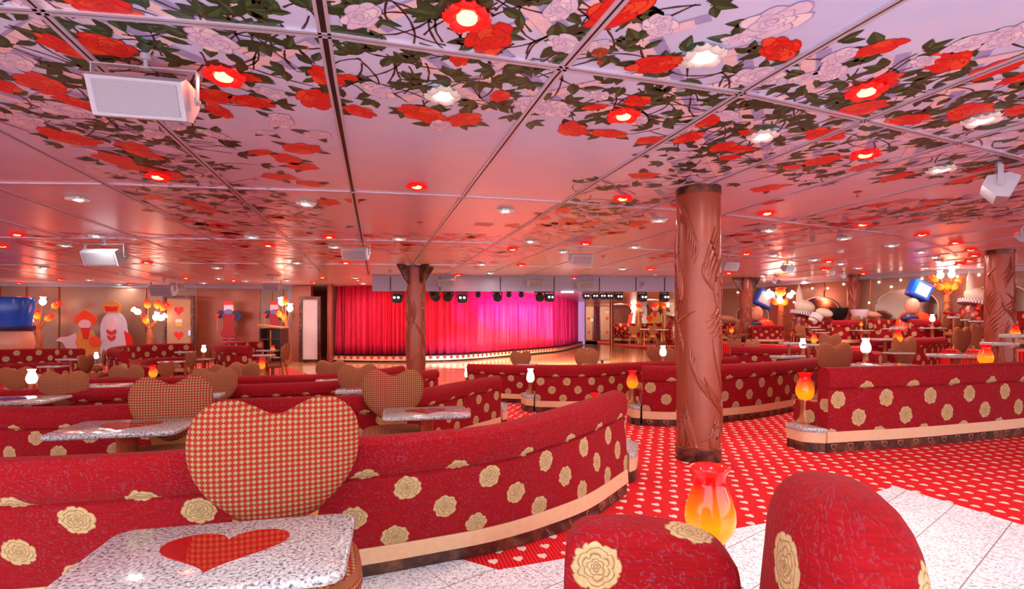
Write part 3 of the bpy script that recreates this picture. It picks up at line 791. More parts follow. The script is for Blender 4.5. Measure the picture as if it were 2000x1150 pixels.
for j, (yy, k_) in enumerate(rg):
    for i, p in enumerate(pc):
        q = cc+(p-cc)*k_; q.y = max(q.y, 0) if p.y > .01 else 0
        vs.append((q.x, yy, q.y)); uvs.append((q.x+.425, q.y-.255) if j < 3 else (q.x+.425, q.y-.255+yy+.062))
for j in range(7):
    for i in range(m-1): fs.append((j*m+i, j*m+i+1, (j+1)*m+i+1, (j+1)*m+i))
mb.add(vs, [f[::-1] for f in fs], uvs)
mb.add(vs[:m], [tuple(range(m))], uvs[:m]); mb.add(vs[7*m:], [tuple(range(m))[::-1]], [(v[0]+.3, v[2]) for v in vs[7*m:]])
mb.build('backrest', 'rose', root, smooth=40)
mb = MB(); mb.box((0, -.33, .22), (.50, .46, .44), bev=.05); mb.build('seat', 'rose', root, smooth=40)

# ================================================================== HEART CHAIRS
chair0 = empty('heart_chair', (0, 0, 0), 'x', 'chair')
mb = MB(); hp = heartback(w=.585); hp = [tuple(p) for p in catmull([Vector(p) for p in hp+hp[:1]], 3)[:-1]]; rings = 14; vs = []; fs = []; uvs = []
for side in (-1, 1):
    base_i = len(vs)
    for j in range(rings+1):
        r = 1 - (j/rings)**1.4 if j < rings else .0
        yy = side*.050*(1-r**4)**.5
        for (x, z) in hp:
            q = (x*r, yy, .466+.27+(z-.27)*r); vs.append(q); uvs.append((q[0]+.5, q[2]))
    nH = len(hp)
    for j in range(rings):
        for i in range(nH):
            f = (base_i+j*nH+i, base_i+j*nH+(i+1) % nH, base_i+(j+1)*nH+(i+1) % nH, base_i+(j+1)*nH+i); fs.append(f if side < 0 else f[::-1])
mb.add(vs, fs, uvs); mb.build('heart_backrest', 'check', chair0, smooth=60)
mb = MB(); n = 40; vs = []; fs = []; uvs = []
for (k_, z) in ((.90, .355), (.985, .375), (1, .40), (.985, .43), (.93, .452), (.82, .463), (.55, .470), (.25, .472), (0, .472)):
    for i in range(n):
        a = 2*PI*i/n; ca, sa = math.cos(a), math.sin(a); x = .285*k_*math.copysign(abs(ca)**.6, ca); y = -.27+.245*k_*math.copysign(abs(sa)**.6, sa)
        vs.append((x, y, z)); uvs.append((x, y) if k_ < .95 or z > .44 else (a*.25, z))
for j in range(8):
    for i in range(n): fs.append((j*n+i, j*n+(i+1) % n, (j+1)*n+(i+1) % n, (j+1)*n+i))
fs.append(tuple(range(n))[::-1]); mb.add(vs, fs, uvs); mb.build('seat', 'check', chair0, smooth=60)
mb = MB(); zig = [(-.15, .36), (.15, .36), (.13, .45), (.145, .53), (.07, .50), (0, .475), (-.07, .50), (-.145, .53), (-.13, .45)]
vs = [(x, -.018+.0, z) for x, z in zig]+[(x, .012, z) for x, z in zig]; n9 = len(zig)
mb.add([(x, y+.004, z) for x, y, z in vs], [tuple(range(n9)), tuple(range(n9, 2*n9))[::-1]]+[(i, n9+i, n9+(i+1) % n9, (i+1) % n9) for i in range(n9)])
mb.build('back_bracket', 'wood', chair0)
for sx in (-1, 1):
    for yy in (-.46, -.06):
        mb = MB(); mb.tube([(sx*.19, yy, .358), (sx*.20, yy+(.03 if yy < -.2 else .0), .2), (sx*.205, yy+(-.01 if yy < -.2 else .05), 0.0)], [.026, .022, .016], 10); mb.build('leg', 'wood', chair0, smooth=40)
CH = Proto(chair0)
def chair(px, yt, label, w=None, h=None, D=None, zb=0.0, rot=15, group='heart-backed lounge chairs'):
    if D is None:
        q = (yt-Y0)*.64/w if w else (yt-Y0)*.5/h
        s = (H-zb)/(.976+q); D = s*640/w if w else s*500/h
    else: s = D*(w/640 if w else h/500)
    zt = H-(yt-Y0)/F*D; sz = (zt-zb)/.976
    if D is not None and abs(sz/s-1) > .35: sz = s*(1.35 if sz > s else .65); 
    return CH.place(((px-1000)/F*D, D, zb), math.radians(rot), (s, s, sz), label, group)
chair(541, 777, 'largest heart-shaped chair, red and gold checked, in front of the foreground sofa', w=338, D=1.95, zb=.006, rot=20)
chair(335, 735, 'heart-backed checked chair behind the left granite table, second in size', w=160)
chair(768, 722, 'heart-backed checked chair in front of the second sofa row, left of the centre granite table', w=129)
chair(418, 718, 'heart-backed checked chair just behind the second largest heart chair', w=93)
chair(700, 711, 'heart-backed checked chair directly left behind the centre granite table chair', w=85)
chair(247, 713, 'small heart-backed chair between the white lamp and the red lamp at left', w=67)
chair(125, 724, 'dark heart-backed chair right beside the dazzling white lamp at far left', w=93)
chair(32, 716, 'dark heart-backed chair at the left edge, left of the white lamp', w=60, rot=30)
chair(647, 703, 'heart-backed chair partly hidden behind another near the stage left corner', w=64, rot=10)
chair(325, 706, 'pinkish heart-backed chair turned sideways, right of the red lamp', h=32, rot=75)
chair(441, 711, 'dark heart-backed chair behind the large left chairs, left of its twin', w=64)
chair(478, 706, 'brown heart-backed chair right of the dark one, near the red table lamp', w=60)
chair(374, 686, 'heart chair seen edge-on at the left side of the second booth', h=34, rot=100)
chair(411, 672, 'dark heart chair turned away beside the white lamp of the second booth', h=28, rot=-60)
chair(560, 670, 'brown heart chair seen from the side beside the bookcase cabinet', h=34, rot=-80)
chair(553, 676, 'brown heart chair in front of its twin, below the third lamp tree', h=33, rot=-75)
chair(168, 692, 'heart chair seen edge-on beside the granite table of the first booth', h=36, rot=95)
chair(203, 683, 'black-looking heart chair tilted against the far left booth lamp', h=32, rot=-50)
chair(1017, 685, 'dark heart chair silhouetted against the dance floor and stage front', w=45, rot=0)
chair(1146, 682, 'dark heart chair at centre, in front of a lighter one', w=52, rot=0, group=None)
chair(1146, 677, 'lighter brown heart chair peeking above the dark centre one', w=36, D=10.3, rot=0)
chair(1282, 674, 'dark heart chair left of the dazzling white lamp near the big pillar', w=44, rot=10)
chair(1318, 678, 'checked heart chair partly hidden by the left side of the big pillar', w=50, rot=10)
chair(1292, 665, 'small heart chair behind the dazzling white lamp near the big pillar', w=28)
chair(1434, 660, 'orange-brown heart chair just right of the big pillar', w=28, D=11.5, zb=.3, rot=-15)
chair(1469, 662, 'striped heart chair turned sideways beside a white lamp right of the big pillar', h=49, rot=38)
chair(1630, 668, 'checked heart chair standing between two sofas at the right, above the red table lamp', h=70, rot=12)
chair(1622, 651, 'small orange-brown heart chair behind the large checked one at the right', h=32, D=9.6, zb=.3, rot=-20)
chair(1766, 656, 'checked heart chair turned sideways in front of the curved right sofa', h=60, rot=20)
chair(1879, 638, 'checked heart chair standing on the aisle carpet, left of its twin by the right pillar', h=48, D=9.2, zb=.3, rot=21)
chair(1906, 631, 'checked heart chair seen nearly edge-on by the right pillar', h=46, D=10.1, zb=.3, rot=31)
for px, y, lb in [(1848, 612, 'leftmost of the three dark heart chairs facing the right wall banquette'), (1872, 613, 'middle one of the three dark heart chairs facing the right wall banquette'), (1893, 617, 'rightmost of the three dark heart chairs facing the right wall banquette')]:
    chair(px, y, lb, h=25, D=10.5, zb=.75, rot=20)
for px, y, r, lb in [(1671, 616, 20, 'dark notched heart chair left of the small red wall lamp'), (1690, 618, 70, 'dark heart chair right of the small red wall lamp'), (1707, 624, 40, 'dark heart chair left of the tables in front of the orange sculpture'),
                     (1562, 635, 15, 'brown heart chair in front of the booth below the ivory sculpture'), (1545, 625, 75, 'dark heart chair seen edge-on left of the ivory sculpture booth'),
                     (1437, 634, 70, 'dark heart chair seen edge-on between the big pillar and the dark finned pillar'), (1429, 646, 0, 'dark chair back below the small red lamp right of the big pillar')]:
    chair(px, y, lb, h=22, D=11.9 if px > 1500 else 13.6, zb=.75, rot=r)
chair(1238, 635, 'left one of two wooden-legged heart chairs at the far banquette', w=23, D=30.5, rot=180)
chair(1275, 635, 'right one of two wooden-legged heart chairs at the far banquette', w=23, D=30.5, rot=180)
chair(1790, 664, 'dark armchair-like heart chair at the booth below the orange sculpture', h=20, D=9.9, zb=.3, rot=120)

# ================================================================== TABLES
def table_proto(heart=True):
    t = empty('lounge_table', (0, 0, 0), 'x', 'table')
    def rr(w, d, r, n=6):
        out = []
        for cx, cy, a0 in ((w/2-r, d/2-r, 0), (-w/2+r, d/2-r, PI/2), (-w/2+r, -d/2+r, PI), (w/2-r, -d/2+r, PI*1.5)):
            for i in range(n+1): a = a0+PI/2*i/n; out.append((cx+r*math.cos(a), cy+r*math.sin(a)))
        return out
    pts = rr(.74, .50, .055); mb = MB(); n = len(pts); rings = []
    for z, e in ((.548, .012), (.553, .004), (.560, 0), (.568, 0), (.576, .003), (.580, .010)):
        rings.append([(x*(1-e/.37), y*(1-e/.25), z) for x, y in pts])
    vs = [v for r in rings for v in r]; fs = []
    for j in range(5): fs += [(j*n+i, j*n+(i+1) % n, (j+1)*n+(i+1) % n, (j+1)*n+i) for i in range(n)]
    fs += [tuple(range(n))[::-1], tuple(5*n+i for i in range(n))]
    mb.add(vs, fs, [(v[0], v[1]) for v in vs]); mb.build('granite_top', 'granite', t, smooth=50)
    hp = heart2d(40, .36, .30); mb = MB(); vs = []
    ang = math.radians(0)
    hh = [(x, z-.155) for x, z in hp]; nH = len(hh)
    vs = [(x, y, .5785) for x, y in hh]+[(x, y, .5816) for x, y in hh]+[(x*.97, y*.97, .5822) for x, y in hh]
    fs = [(i, nH+i, nH+(i+1) % nH, (i+1) % nH) for i in range(nH)]+[(nH+i, 2*nH+i, 2*nH+(i+1) % nH, nH+(i+1) % nH) for i in range(nH)]+[tuple(2*nH+i for i in range(nH))[::-1]]
    mb.add(vs, fs); mb.build('heart_inlay', 'inlay', t)
    mb = MB(); mb.lathe([(.075, .03), (.062, .07), (.058, .3), (.062, .50), (.085, .5475)], 28); mb.build('pedestal', 'copper', t, smooth=50)
    mb = MB(); mb.lathe([(.19, 0), (.195, .008), (.18, .02), (.08, .035)], 32); mb.build('foot', 'copper', t, smooth=50)
    return t
TB = Proto(table_proto())
def table(px, py, w, D, label, zb=0.0, rot=13, group='granite lounge tables with a red heart'):
    z = H-(py-Y0)/F*D; s = w*D/F/.80
    return TB.place(((px-1000)/F*D, D, zb), math.radians(rot), (s, s, (z-zb)/.58), label, group)
TB.place((-.862, 1.515, .006), math.radians(13), (1.0, .95, .99), 'speckled grey granite table with a red glass heart, largest, in the left foreground', 'granite lounge tables with a red heart')
table(249, 831, 238, 3.24, 'granite table with red heart in front of the second largest heart chair at left')
table(832, 803, 178, 3.98, 'granite table with red heart at centre, in front of the second sofa row')
table(30, 779, 160, 4.72, 'granite table with a dark heart cut by the left edge of the photo')
table(205, 751, 85, 5.6, 'granite table left of the second largest heart chair, behind the left sofa row')
table(690, 760, 70, 5.0, 'granite table peeking out left of the centre heart chair')
table(405, 768, 60, 4.7, 'granite table corner between the two largest left chairs, second row')
table(640, 741, 46, 6.4, 'granite table corner left of the fifth heart chair, near the stage')
table(140, 700, 46, 10.0, 'granite table of the far left booth, right one by the edge-on chair', rot=5)
table(104, 714, 46, 9.3, 'granite table of the far left booth, nearer one', rot=5)
table(335, 705, 44, 9.8, 'granite table in front of the second left booth, left of the sideways chair', rot=5)
table(362, 686, 34, 11.0, 'small granite table inside the second left booth', rot=5)
table(523, 683, 40, 11.6, 'granite table at the third left booth beside the small red lamp', rot=5)
table(516, 692, 40, 10.6, 'granite table at the third left booth, nearer to the front', rot=5)
table(1030, 711, 44, 9.3, 'granite table below the silhouetted heart chair by the dance floor', rot=0)
table(1165, 711, 58, 8.8, 'granite table below the dark centre heart chair', rot=0)
table(1176, 700, 30, 9.8, 'small granite table right of the dark centre heart chair', rot=0)
table(1412, 713, 40, 7.4, 'granite table partly hidden just right of the big pillar', rot=0)
table(1538, 694, 60, 7.75, 'granite table between two sofa rows right of centre, lit red')
table(1738, 712, 122, 6.05, 'granite table behind the bright right sofa, left part of the heart hidden', rot=5)
table(1729, 661, 44, 9.15, 'granite table in front of the high curved sofa at right', zb=.3, rot=5)
table(1866, 691, 88, 6.9, 'granite table with red heart right of the curved right sofa', rot=5)
table(1952, 668, 56, 7.8, 'granite table in front of the right carved pillar', rot=5)
table(1984, 652, 48, 7.9, 'granite table with a red lamp at the right edge', rot=5)
table(1541, 668, 34, 8.2, 'small granite table beside the white lamp at middle right', zb=.3, rot=0)
table(1580, 671, 36, 8.2, 'dark-topped table under the white and red lamps at middle right', zb=.3, rot=0)
for px, py, w, lb in [(1586, 638, 22, 'farthest of the stacked-looking small tables below the ivory sculpture'), (1593, 643, 24, 'second small table below the ivory sculpture'), (1601, 649, 28, 'nearest small table below the ivory sculpture'),
                      (1755, 638, 26, 'small table in front of the orange and blue sculpture'), (1745, 641, 34, 'nearer small table in front of the orange and blue sculpture'), (1915, 626, 34, 'small table at the right wall banquette, near the pillar'),
                      (1862, 618, 18, 'small table behind the leftmost chair of the right wall banquette'), (1885, 623, 14, 'tiny table between the chairs of the right wall banquette'), (1477, 650, 18, 'small table just right of the dark finned pillar')]:
    table(px, py, w, (13.2 if px < 1500 else 11.6) if px < 1700 else (10.9 if px < 1800 else 10.2), lb, zb=.75, rot=0)
table(1258, 642, 20, 29, 'left one of the small tables at the far banquette', rot=0)
table(1292, 643, 26, 29, 'right one of the small tables at the far banquette', rot=0)

# ================================================================== END TABLES AND TABLE LAMPS
def end_table(A, tip, B, label, top=.235):
    A, T_, B = Vector(A), Vector(tip), Vector(B); pts = [A]
    m1 = A.lerp(T_, .55)+(A-B).normalized()*.10; pts = catmull([A, m1, T_], 6); p2 = catmull([T_, T_.lerp(B, .45)-(A-B).normalized()*.08, B], 6)
    poly = pts+p2[1:]
    area = sum(p.x*q.y-q.x*p.y for p, q in zip(poly, poly[1:]+poly[:1]))
    if area < 0: poly = poly[::-1]
    c = sum(poly, Vector((0, 0)))/len(poly); root = empty('end_table', (c.x, c.y, 0), label, 'table', 'granite end tables on the sofa plinths')
    loc = [p-c for p in poly]
    mb = MB(); mb.prism([p*.93 for p in loc], .002, .09); mb.build('kick_band', 'band', root)
    mb = MB(); mb.prism([p*.955 for p in loc], .09, top-.045); mb.build('plinth', 'beige', root)
    mb = MB(); mb.prism(loc, top-.045, top, bev=.03); mb.build('granite_top', 'granite', root, smooth=40); return root
end_table(pl(1615, 4.95), pl(1534, 5.23), pl(1612, 5.52), 'half-moon granite end table carrying the tall red and orange lamp at right')
end_table(pl(1251, 6.27), pl(1224, 6.55), pl(1258, 6.8), 'half-moon granite end table at the left end of the sofa behind the big pillar')
end_table(pl(1043, 7.22), pl(1017, 7.5), pl(1050, 7.7), 'half-moon granite end table under the white lamp by the centre sofa')
end_table(pl(1229, 3.98), pl(1247, 4.35), pl(1212, 4.5), 'speckled end table just showing past the right end of the foreground sofa')
end_table(pl(982, 6.15), pl(992, 6.5), pl(965, 6.7), 'speckled end table just showing past the end of the second sofa row')
end_table((.60, 1.78), (.86, 2.08), (.82, 1.66), 'granite end table under the orange glass lamp in the foreground')
end_table(pl(915, 8.3), pl(905, 8.6), pl(920, 8.8), 'end table under the small white lamp left of the centre sofa')
end_table((.55, 4.75), (.82, 4.95), (.86, 4.6), 'low end table under the red glass lamp hidden behind the foreground sofa')

def lamp_proto(shade, nm):
    t = empty('table_lamp', (0, 0, 0), 'x', 'lamp')
    mb = MB(); mb.lathe([(.088, 0), (.090, .008), (.078, .024), (.058, .06), (.047, .12), (.048, .18), (.052, .225), (.050, .238)], 32); mb.build('lamp_base', 'copper', t, smooth=50)
    pr = [(.044, .230), (.060, .245), (.079, .275), (.088, .315), (.086, .35), (.072, .40), (.056, .44), (.051, .462), (.056, .482), (.068, .50), (.070, .504), (.064, .500), (.050, .478), (.045, .46), (.050, .44), (.066, .40), (.079, .35), (.081, .315), (.072, .28), (.050, .25), (.0, .246)]
    mb = MB(); mb.lathe(pr, 36); mb.build('glass_shade', shade, t, smooth=60)
    return Proto(t)
M['shadeR'] = shade_glass('blown_red_orange_glass', (1, .16, .003), (.80, .004, .004), 1.9, .6, .31, .14)
LR = lamp_proto('shadeR', 'red'); LWt = lamp_proto('white_glass', 'white')
def lamp(kind, px, yt, dia, D, zb, label, support=True):
    z = H-(yt-Y0)/F*D; s = dia*D/176
    return (LR if kind == 'R' else LWt).place(((px-1000)/F*D, D, zb), 0, (s, s, max(.3, (z-zb)/.504)), label, ('red and orange' if kind == 'R' else 'white')+' glass table lamps')
def tz(py, D): return H-(py-Y0)/F*D
lamp('R', 1387, 912, 95, 1.85, .235, 'large orange and red blown-glass lamp shade in the right foreground')
lamp('R', 1572, 728, 33, 5.25, .235, 'red and orange glass lamp on copper base on the half-moon end table at right')
lamp('R', 1235, 724, 22, 6.55, .235, 'red and orange glass lamp rising behind the right tip of the foreground sofa')
lamp('W', 1036, 720, 15.5, 7.46, .235, 'white glowing lamp on a copper base at the left end of the centre sofa')
lamp('W', 911, 720, 8, 8.56, .235, 'small white lamp at the left end of the sofa by the dance floor')
lamp('R', 1163, 768, 25, 4.77, .235, 'dark red glass lamp rim peeking above the foreground sofa')
for kd, px, yt, dia, D, yb, lb in [
 ('W', 1295, 675, 13, 9.2, 700, 'dazzling white lamp between dark heart chairs left of the big pillar'), ('W', 62, 721, 18, 5.7, 752, 'dazzling white lamp between two dark heart chairs at far left'),
 ('R', 299, 713, 15, 5.75, 740, 'red and orange lamp left of the pinkish sideways heart chair'), ('R', 511, 700, 13, 8.3, 722, 'red and orange lamp below the third left booth'),
 ('W', 398, 674, 9, 11.2, 691, 'white lamp beside the dark turned heart chair at the second left booth'), ('W', 188, 688, 8, 11.2, 706, 'white lamp at the far left booth below the painted court figures'),
 ('R', 533, 674, 8, 12.0, 685, 'small red lamp at the third left booth by the bookcase cabinet'), ('W', 1455, 677, 9, 9.0, 698, 'white lamp left of the striped sideways heart chair')]:
    s_ = dia*D/176; zb = max(.1, tz(yt, D)-.504*s_); lamp(kd, px, yt, dia, D, zb, lb)
    X = (px-1000)/F*D; r = .3
    t_ = TB.place((X, D, 0), 0, (.6, .7, (zb-.001)/.58), ('granite table under the ' + lb).replace(' dazzling', '').replace('dark turned heart chair', 'turned chair').replace('granite table under the white lamp beside', 'table under the white lamp beside').replace('right of the white lamp at middle right', 'at middle right'), 'granite tables under lamps')
for kd, px, yt, dia, D, zb, yb, lb in [
 ('W', 1568, 661, 12, 8.2, .3, 672, 'white lamp beside the red lamp at middle right'), ('R', 1590, 652, 11, 8.25, .3, 672, 'red and yellow lamp right of the white lamp at middle right'),
 ('W', 1691, 661, 18, 7.5, 0, 685, 'bright white lamp above the curled sofa end at right'), ('R', 1754, 645, 15, 8.8, .3, 664, 'red lamp just behind the sideways checked heart chair'),
 ('R', 1925, 673, 25, 6.6, 0, 697, 'red lamp in front of the right carved pillar, by the table'), ('R', 1983, 635, 16, 7.9, 0, 652, 'red lamp on the granite table at the right edge'),
 ('W', 1821, 614, 9, 10.6, .75, 628, 'small white lamp between the blue-hatted sculpture and the wall banquette'), ('R', 1682, 627, 6, 11.4, .75, 634, 'tiny red lamp between dark heart chairs near the slim pillar'),
 ('R', 1429, 637, 8, 13.4, .75, 646, 'small red lamp just right of the big pillar')]:
    z = max(zb+.1, tz(yt, D)-.504*dia*D/176); lamp(kd, px, yt, dia, D, z, lb.replace('blue-hatted', 'blue and orange'))
    if lb.startswith(('white lamp beside', 'red and yellow', 'red lamp on')): continue
    TB.place(((px-1000)/F*D, D, zb), 0, (.55, .6, (z-.001-zb)/.58), ('granite table under the ' + lb).replace('blue-hatted', 'blue').replace('small ', '').replace('tiny ', '').replace('just ', ''), 'granite tables under lamps')

# ================================================================== CEILING LAMPS
def clamp_proto(petal, lens):
    t = empty('ceiling_lamp', (0, 0, 0), 'x', 'ceiling lamp')
    mb = MB()
    for i in range(7):
        a = 2*PI*i/7; vs = []; fs = []; c0 = Vector((math.cos(a), math.sin(a), 0)); c1 = Vector((-c0.y, c0.x, 0))
        for u in range(5):
            for v in range(5):
                uu, vv_ = u/4, v/4-.5; wd = .085*math.sin(PI*(.18+.66*uu))
                rr = .035+.063*uu; p = c0*rr+c1*(vv_*wd)+Vector((0, 0, -.012-.030*math.sin(uu*PI*.75)+.05*vv_*vv_+ (.010 if i % 2 else 0))); vs.append(p)
        for u in range(4):
            for v in range(4): fs.append((u*5+v, u*5+v+1, (u+1)*5+v+1, (u+1)*5+v))
        o = len(vs); vs += [p+Vector((0, 0, .005)) for p in vs]; fs += [tuple(o+q for q in f[::-1]) for f in fs]
        ed = [0, 1, 2, 3, 4, 9, 14, 19, 24, 23, 22, 21, 20, 15, 10, 5]
        fs += [(ed[q], ed[(q+1) % 16], o+ed[(q+1) % 16], o+ed[q]) for q in range(16)]
        mb.add(vs, fs)
    mb.build('glass_petals', petal, t, smooth=60)
    mb = MB(); mb.lathe([(.042, -.0005), (.042, -.026), (.038, -.032), (.026, -.036), (0, -.038)], 24); mb.build('lit_lens', lens, t, smooth=50)
    mb = MB(); mb.lathe([(.075, -.0005), (.078, -.004), (.066, -.012), (.05, -.014)], 28); mb.build('rim', 'grey' if lens == 'lampW' else 'petalR', t, smooth=50)
    return Proto(t)
CW, CR = clamp_proto('petalW', 'lampW'), clamp_proto('petalR', 'lampR')
W_ = [(865, 180), (1375, 103), (1490, 260), (1917, 228), (1838, 326), (152, 385), (598, 394), (987, 408), (1287, 427), (1503, 447), (127, 477), (188, 458), (193, 511), (87, 521), (175, 545), (232, 554), (492, 460), (653, 480), (423, 521), (428, 542), (579, 511), (694, 541), (709, 552), (780, 464), (1036, 469), (1100, 489), (940, 514), (957, 531), (1240, 480), (1216, 523), (1166, 541), (1309, 544), (1511, 496), (1490, 537), (1649, 463), (1742, 477), (1798, 490), (1590, 505), (1643, 513), (1825, 500), (1833, 508), (1676, 521), (480, 547), (397, 551), (1572, 547), (1808, 521), (560, 546)]
R_ = [(912, 25), (437, 142), (1218, 220), (1692, 172), (1690, 297), (308, 341), (814, 360), (1216, 384), (1498, 413), (33, 455), (5, 478), (287, 510), (118, 544), (254, 553), (362, 541), (525, 477), (642, 460), (456, 546), (675, 511), (630, 540), (612, 550), (698, 545), (1001, 484), (1144, 473), (1018, 515), (894, 535), (1121, 539), (1270, 523), (1279, 542), (1458, 493), (1424, 531), (1685, 435), (1801, 455), (1867, 471), (1896, 485), (1904, 496), (1895, 506), (1875, 513), (1619, 508), (1611, 524), (1680, 521), (1687, 532), (1997, 452), (39, 551)]
near = {(912, 25): 'blazing red rose-shaped ceiling lamp at the top centre of the ceiling', (437, 142): 'red rose-shaped ceiling lamp right of the largest grey loudspeaker', (865, 180): 'white rose-shaped ceiling lamp left of the near cross joint', (1375, 103): 'largest white rose-shaped ceiling lamp, right of the sprinkler',
        (1218, 220): 'red rose-shaped ceiling lamp below the sprinkler', (1692, 172): 'red rose-shaped ceiling lamp at the upper right beside painted red roses', (1490, 260): 'white rose-shaped ceiling lamp up and right of the big pillar', (1690, 297): 'red rose-shaped ceiling lamp between two white ones at right',
        (1917, 228): 'white rose-shaped ceiling lamp near the right edge, the nearer one', (1838, 326): 'white rose-shaped ceiling lamp left of the right grey loudspeaker', (308, 341): 'red rose-shaped ceiling lamp below the largest loudspeaker', (814, 360): 'red ceiling lamp alone on the plain pink centre panel',
        (152, 385): 'white ceiling lamp on the plain pink panel at left', (598, 394): 'white ceiling lamp among painted roses left of the black ceiling gap', (987, 408): 'white ceiling lamp on the plain centre panel'}
def ordinal(n): return {1: 'first', 2: 'second', 3: 'third', 4: 'fourth', 5: 'fifth', 6: 'sixth', 7: 'seventh', 8: 'eighth', 9: 'ninth', 10: 'tenth', 11: 'eleventh', 12: 'twelfth'}.get(n, '%d%s' % (n, 'st' if n % 10 == 1 and n != 11 else 'nd' if n % 10 == 2 and n != 12 else 'rd' if n % 10 == 3 and n != 13 else 'th'))
lights = []
for L_, pr, nm in ((W_, CW, 'white'), (R_, CR, 'red')):
    far = sorted([p for p in L_ if p not in near])
    for p in L_:
        w = PC(*p); w.z = CZ-.0005
        s = 1.0 if w.y < 9 else 1.1
        lb = near.get(p) or 'far %s ceiling lamp, %s from the left among the small distant %s ones' % (nm, ordinal(far.index(p)+1), nm)
        pr.place(w, rnd.uniform(0, 6), (s, s, s), lb, nm+' rose-shaped ceiling lamps'); lights.append((w, nm))

# ================================================================== SPEAKERS
def speaker_proto():
    t = empty('loudspeaker', (0, 0, 0), 'x', 'loudspeaker')   # origin at the ceiling mount, box faces -y and tilts down
    R_ = Matrix.Translation((0, 0, -.245)) @ Matrix.Rotation(math.radians(24), 4, 'X')
    sec = [(-.11, -.10), (-.11, .10), (-.02, .115), (.12, .045), (.12, -.045), (-.02, -.115)]
    mb = MB(); n = 6; vs = [R_ @ Vector((sx*.23, y, z)) for sx in (-1, 1) for y, z in sec]
    mb.add(vs, [tuple(range(n)), tuple(range(n, 2*n))[::-1]]+[(i, n+i, n+(i+1) % n, (i+1) % n)[::-1] for i in range(n)])
    mb.build('cabinet', 'grey', t)
    mb = MB(); mb.box((0, 0, 0), (.405, .006, .165))
    g = mb.build('grille', 'grille', t); g.matrix_local = R_ @ Matrix.Translation((0, -.112, 0))
    mb = MB(); mb.box((0, .0, -.078), (.53, .04, .006)); mb.box((-.262, 0, -.168), (.006, .04, .18)); mb.box((.262, 0, -.168), (.006, .04, .18)); mb.build('bracket', 'grey', t)
    mb = MB(); mb.lathe([(.028, -.0005), (.028, -.035)], 20); mb.lathe([(.012, -.03), (.012, -.092)], 14); mb.lathe([(.03, -.085), (.03, -.09)], 18); mb.build('ceiling_mount', 'grey', t, smooth=40)
    for sx in (-1, 1):
        mb = MB(); mb.lathe([(.024, 0), (.024, .008), (.010, .01), (.010, .026)], 16, mat=Matrix.Translation((sx*.252, 0, -.245)) @ Matrix.Rotation(sx*PI/2, 4, 'Y')); mb.build('knob', 'grey', t, smooth=40)
    return Proto(t)
SP = speaker_proto()
for px, py, w, rot, lb in [(285, 106, 188, 12, 'largest grey loudspeaker with perforated grille, hanging from the near ceiling at left'), (205, 466, 76, 2, 'grey loudspeaker hanging at the left, second largest on that side'),
  (320, 543, 50, 0, 'small grey loudspeaker above the door with hearts'), (695, 468, 57, 0, 'grey loudspeaker hanging left of the stage beside the black ceiling gap'), (1134, 482, 50, 14, 'grey loudspeaker hanging above the middle of the stage screen'),
  (1424, 500, 40, 24, 'grey loudspeaker just right of the big pillar'), (1950, 318, 108, 50, 'pale blue-grey loudspeaker at the upper right, turned sideways'), (531, 543, 36, 0, 'small grey loudspeaker above the painted guard'),
  (872, 535, 35, 8, 'small grey loudspeaker before the stage screen, leftmost of that row'), (1046, 535, 36, 14, 'second small loudspeaker before the stage screen from the left'), (1143, 537, 37, 18, 'third small loudspeaker before the stage screen from the left'),
  (1257, 540, 33, 30, 'fourth small loudspeaker before the stage screen, near the big pillar'), (1311, 541, 28, 42, 'small loudspeaker right against the left side of the big pillar'), (1538, 510, 30, 30, 'small grey loudspeaker above the ivory sculpture'),
  (1625, 522, 24, 60, 'upper of the clustered small loudspeakers near the slim pillar'), (1645, 529, 22, 65, 'lower of the clustered small loudspeakers near the slim pillar'), (1516, 540, 20, 40, 'tiny loudspeaker low on the ceiling above the second lamp tree on the right wall'),
  (1999, 440, 50, 40, 'grey loudspeaker cut by the right edge of the photo'), (347, 545, 28, 50, 'small sideways spotlight-like loudspeaker beside the one over the heart door')]:
    p = PC(px, py); p.z = CZ-.0005; D = p.y-.05; s = w*D/F/.53
    if s > 1.6: s = 1.6
    SP.place(p, math.radians(rot), (s, s, s), lb, 'grey ceiling loudspeakers')

# sprinklers, smoke detectors and ceiling hatches
sp = empty('sprinkler', (0, 0, 0), 'x', 'sprinkler')
mb = MB(); mb.lathe([(.038, -.0005), (.040, -.006), (.030, -.010), (.012, -.012)], 24); mb.build('escutcheon', 'copper', sp, smooth=40)
mb = MB(); mb.lathe([(.008, -.008), (.007, -.035), (.011, -.040)], 12); mb.lathe([(.016, -.052), (.016, -.055)], 12); mb.box((-.009, 0, -.045), (.003, .004, .018)); mb.box((.009, 0, -.045), (.003, .004, .018)); mb.build('nozzle', 'copper', sp)
SPK = Proto(sp)
for px, py, lb in [(1172, 100, 'copper fire sprinkler beside the nearest painted roses'), (820, 434, 'fire sprinkler on the plain pink centre ceiling'), (1675, 374, 'fire sprinkler on the right pink ceiling panels'), (371, 490, 'small fire sprinkler at left, right of the second loudspeaker'),
                   (1178, 500, 'small fire sprinkler left of the big pillar'), (761, 528, 'small fire sprinkler left of the finned brown pillar'), (1914, 420, 'small fire sprinkler near the upper right loudspeaker')]:
    p = PC(px, py); p.z = CZ-.0005; SPK.place(p, 0, (1, 1, 1), lb, 'ceiling sprinklers')
hatch = MB(); hatch.box((0, 0, -.002), (.22, .20, .003)); h0 = hatch.build('ceiling_hatch', plain('dusty_pink_hatch', (.55, .30, .33), .4)); tag(h0, 'x', 'hatch'); HT = Proto(h0)
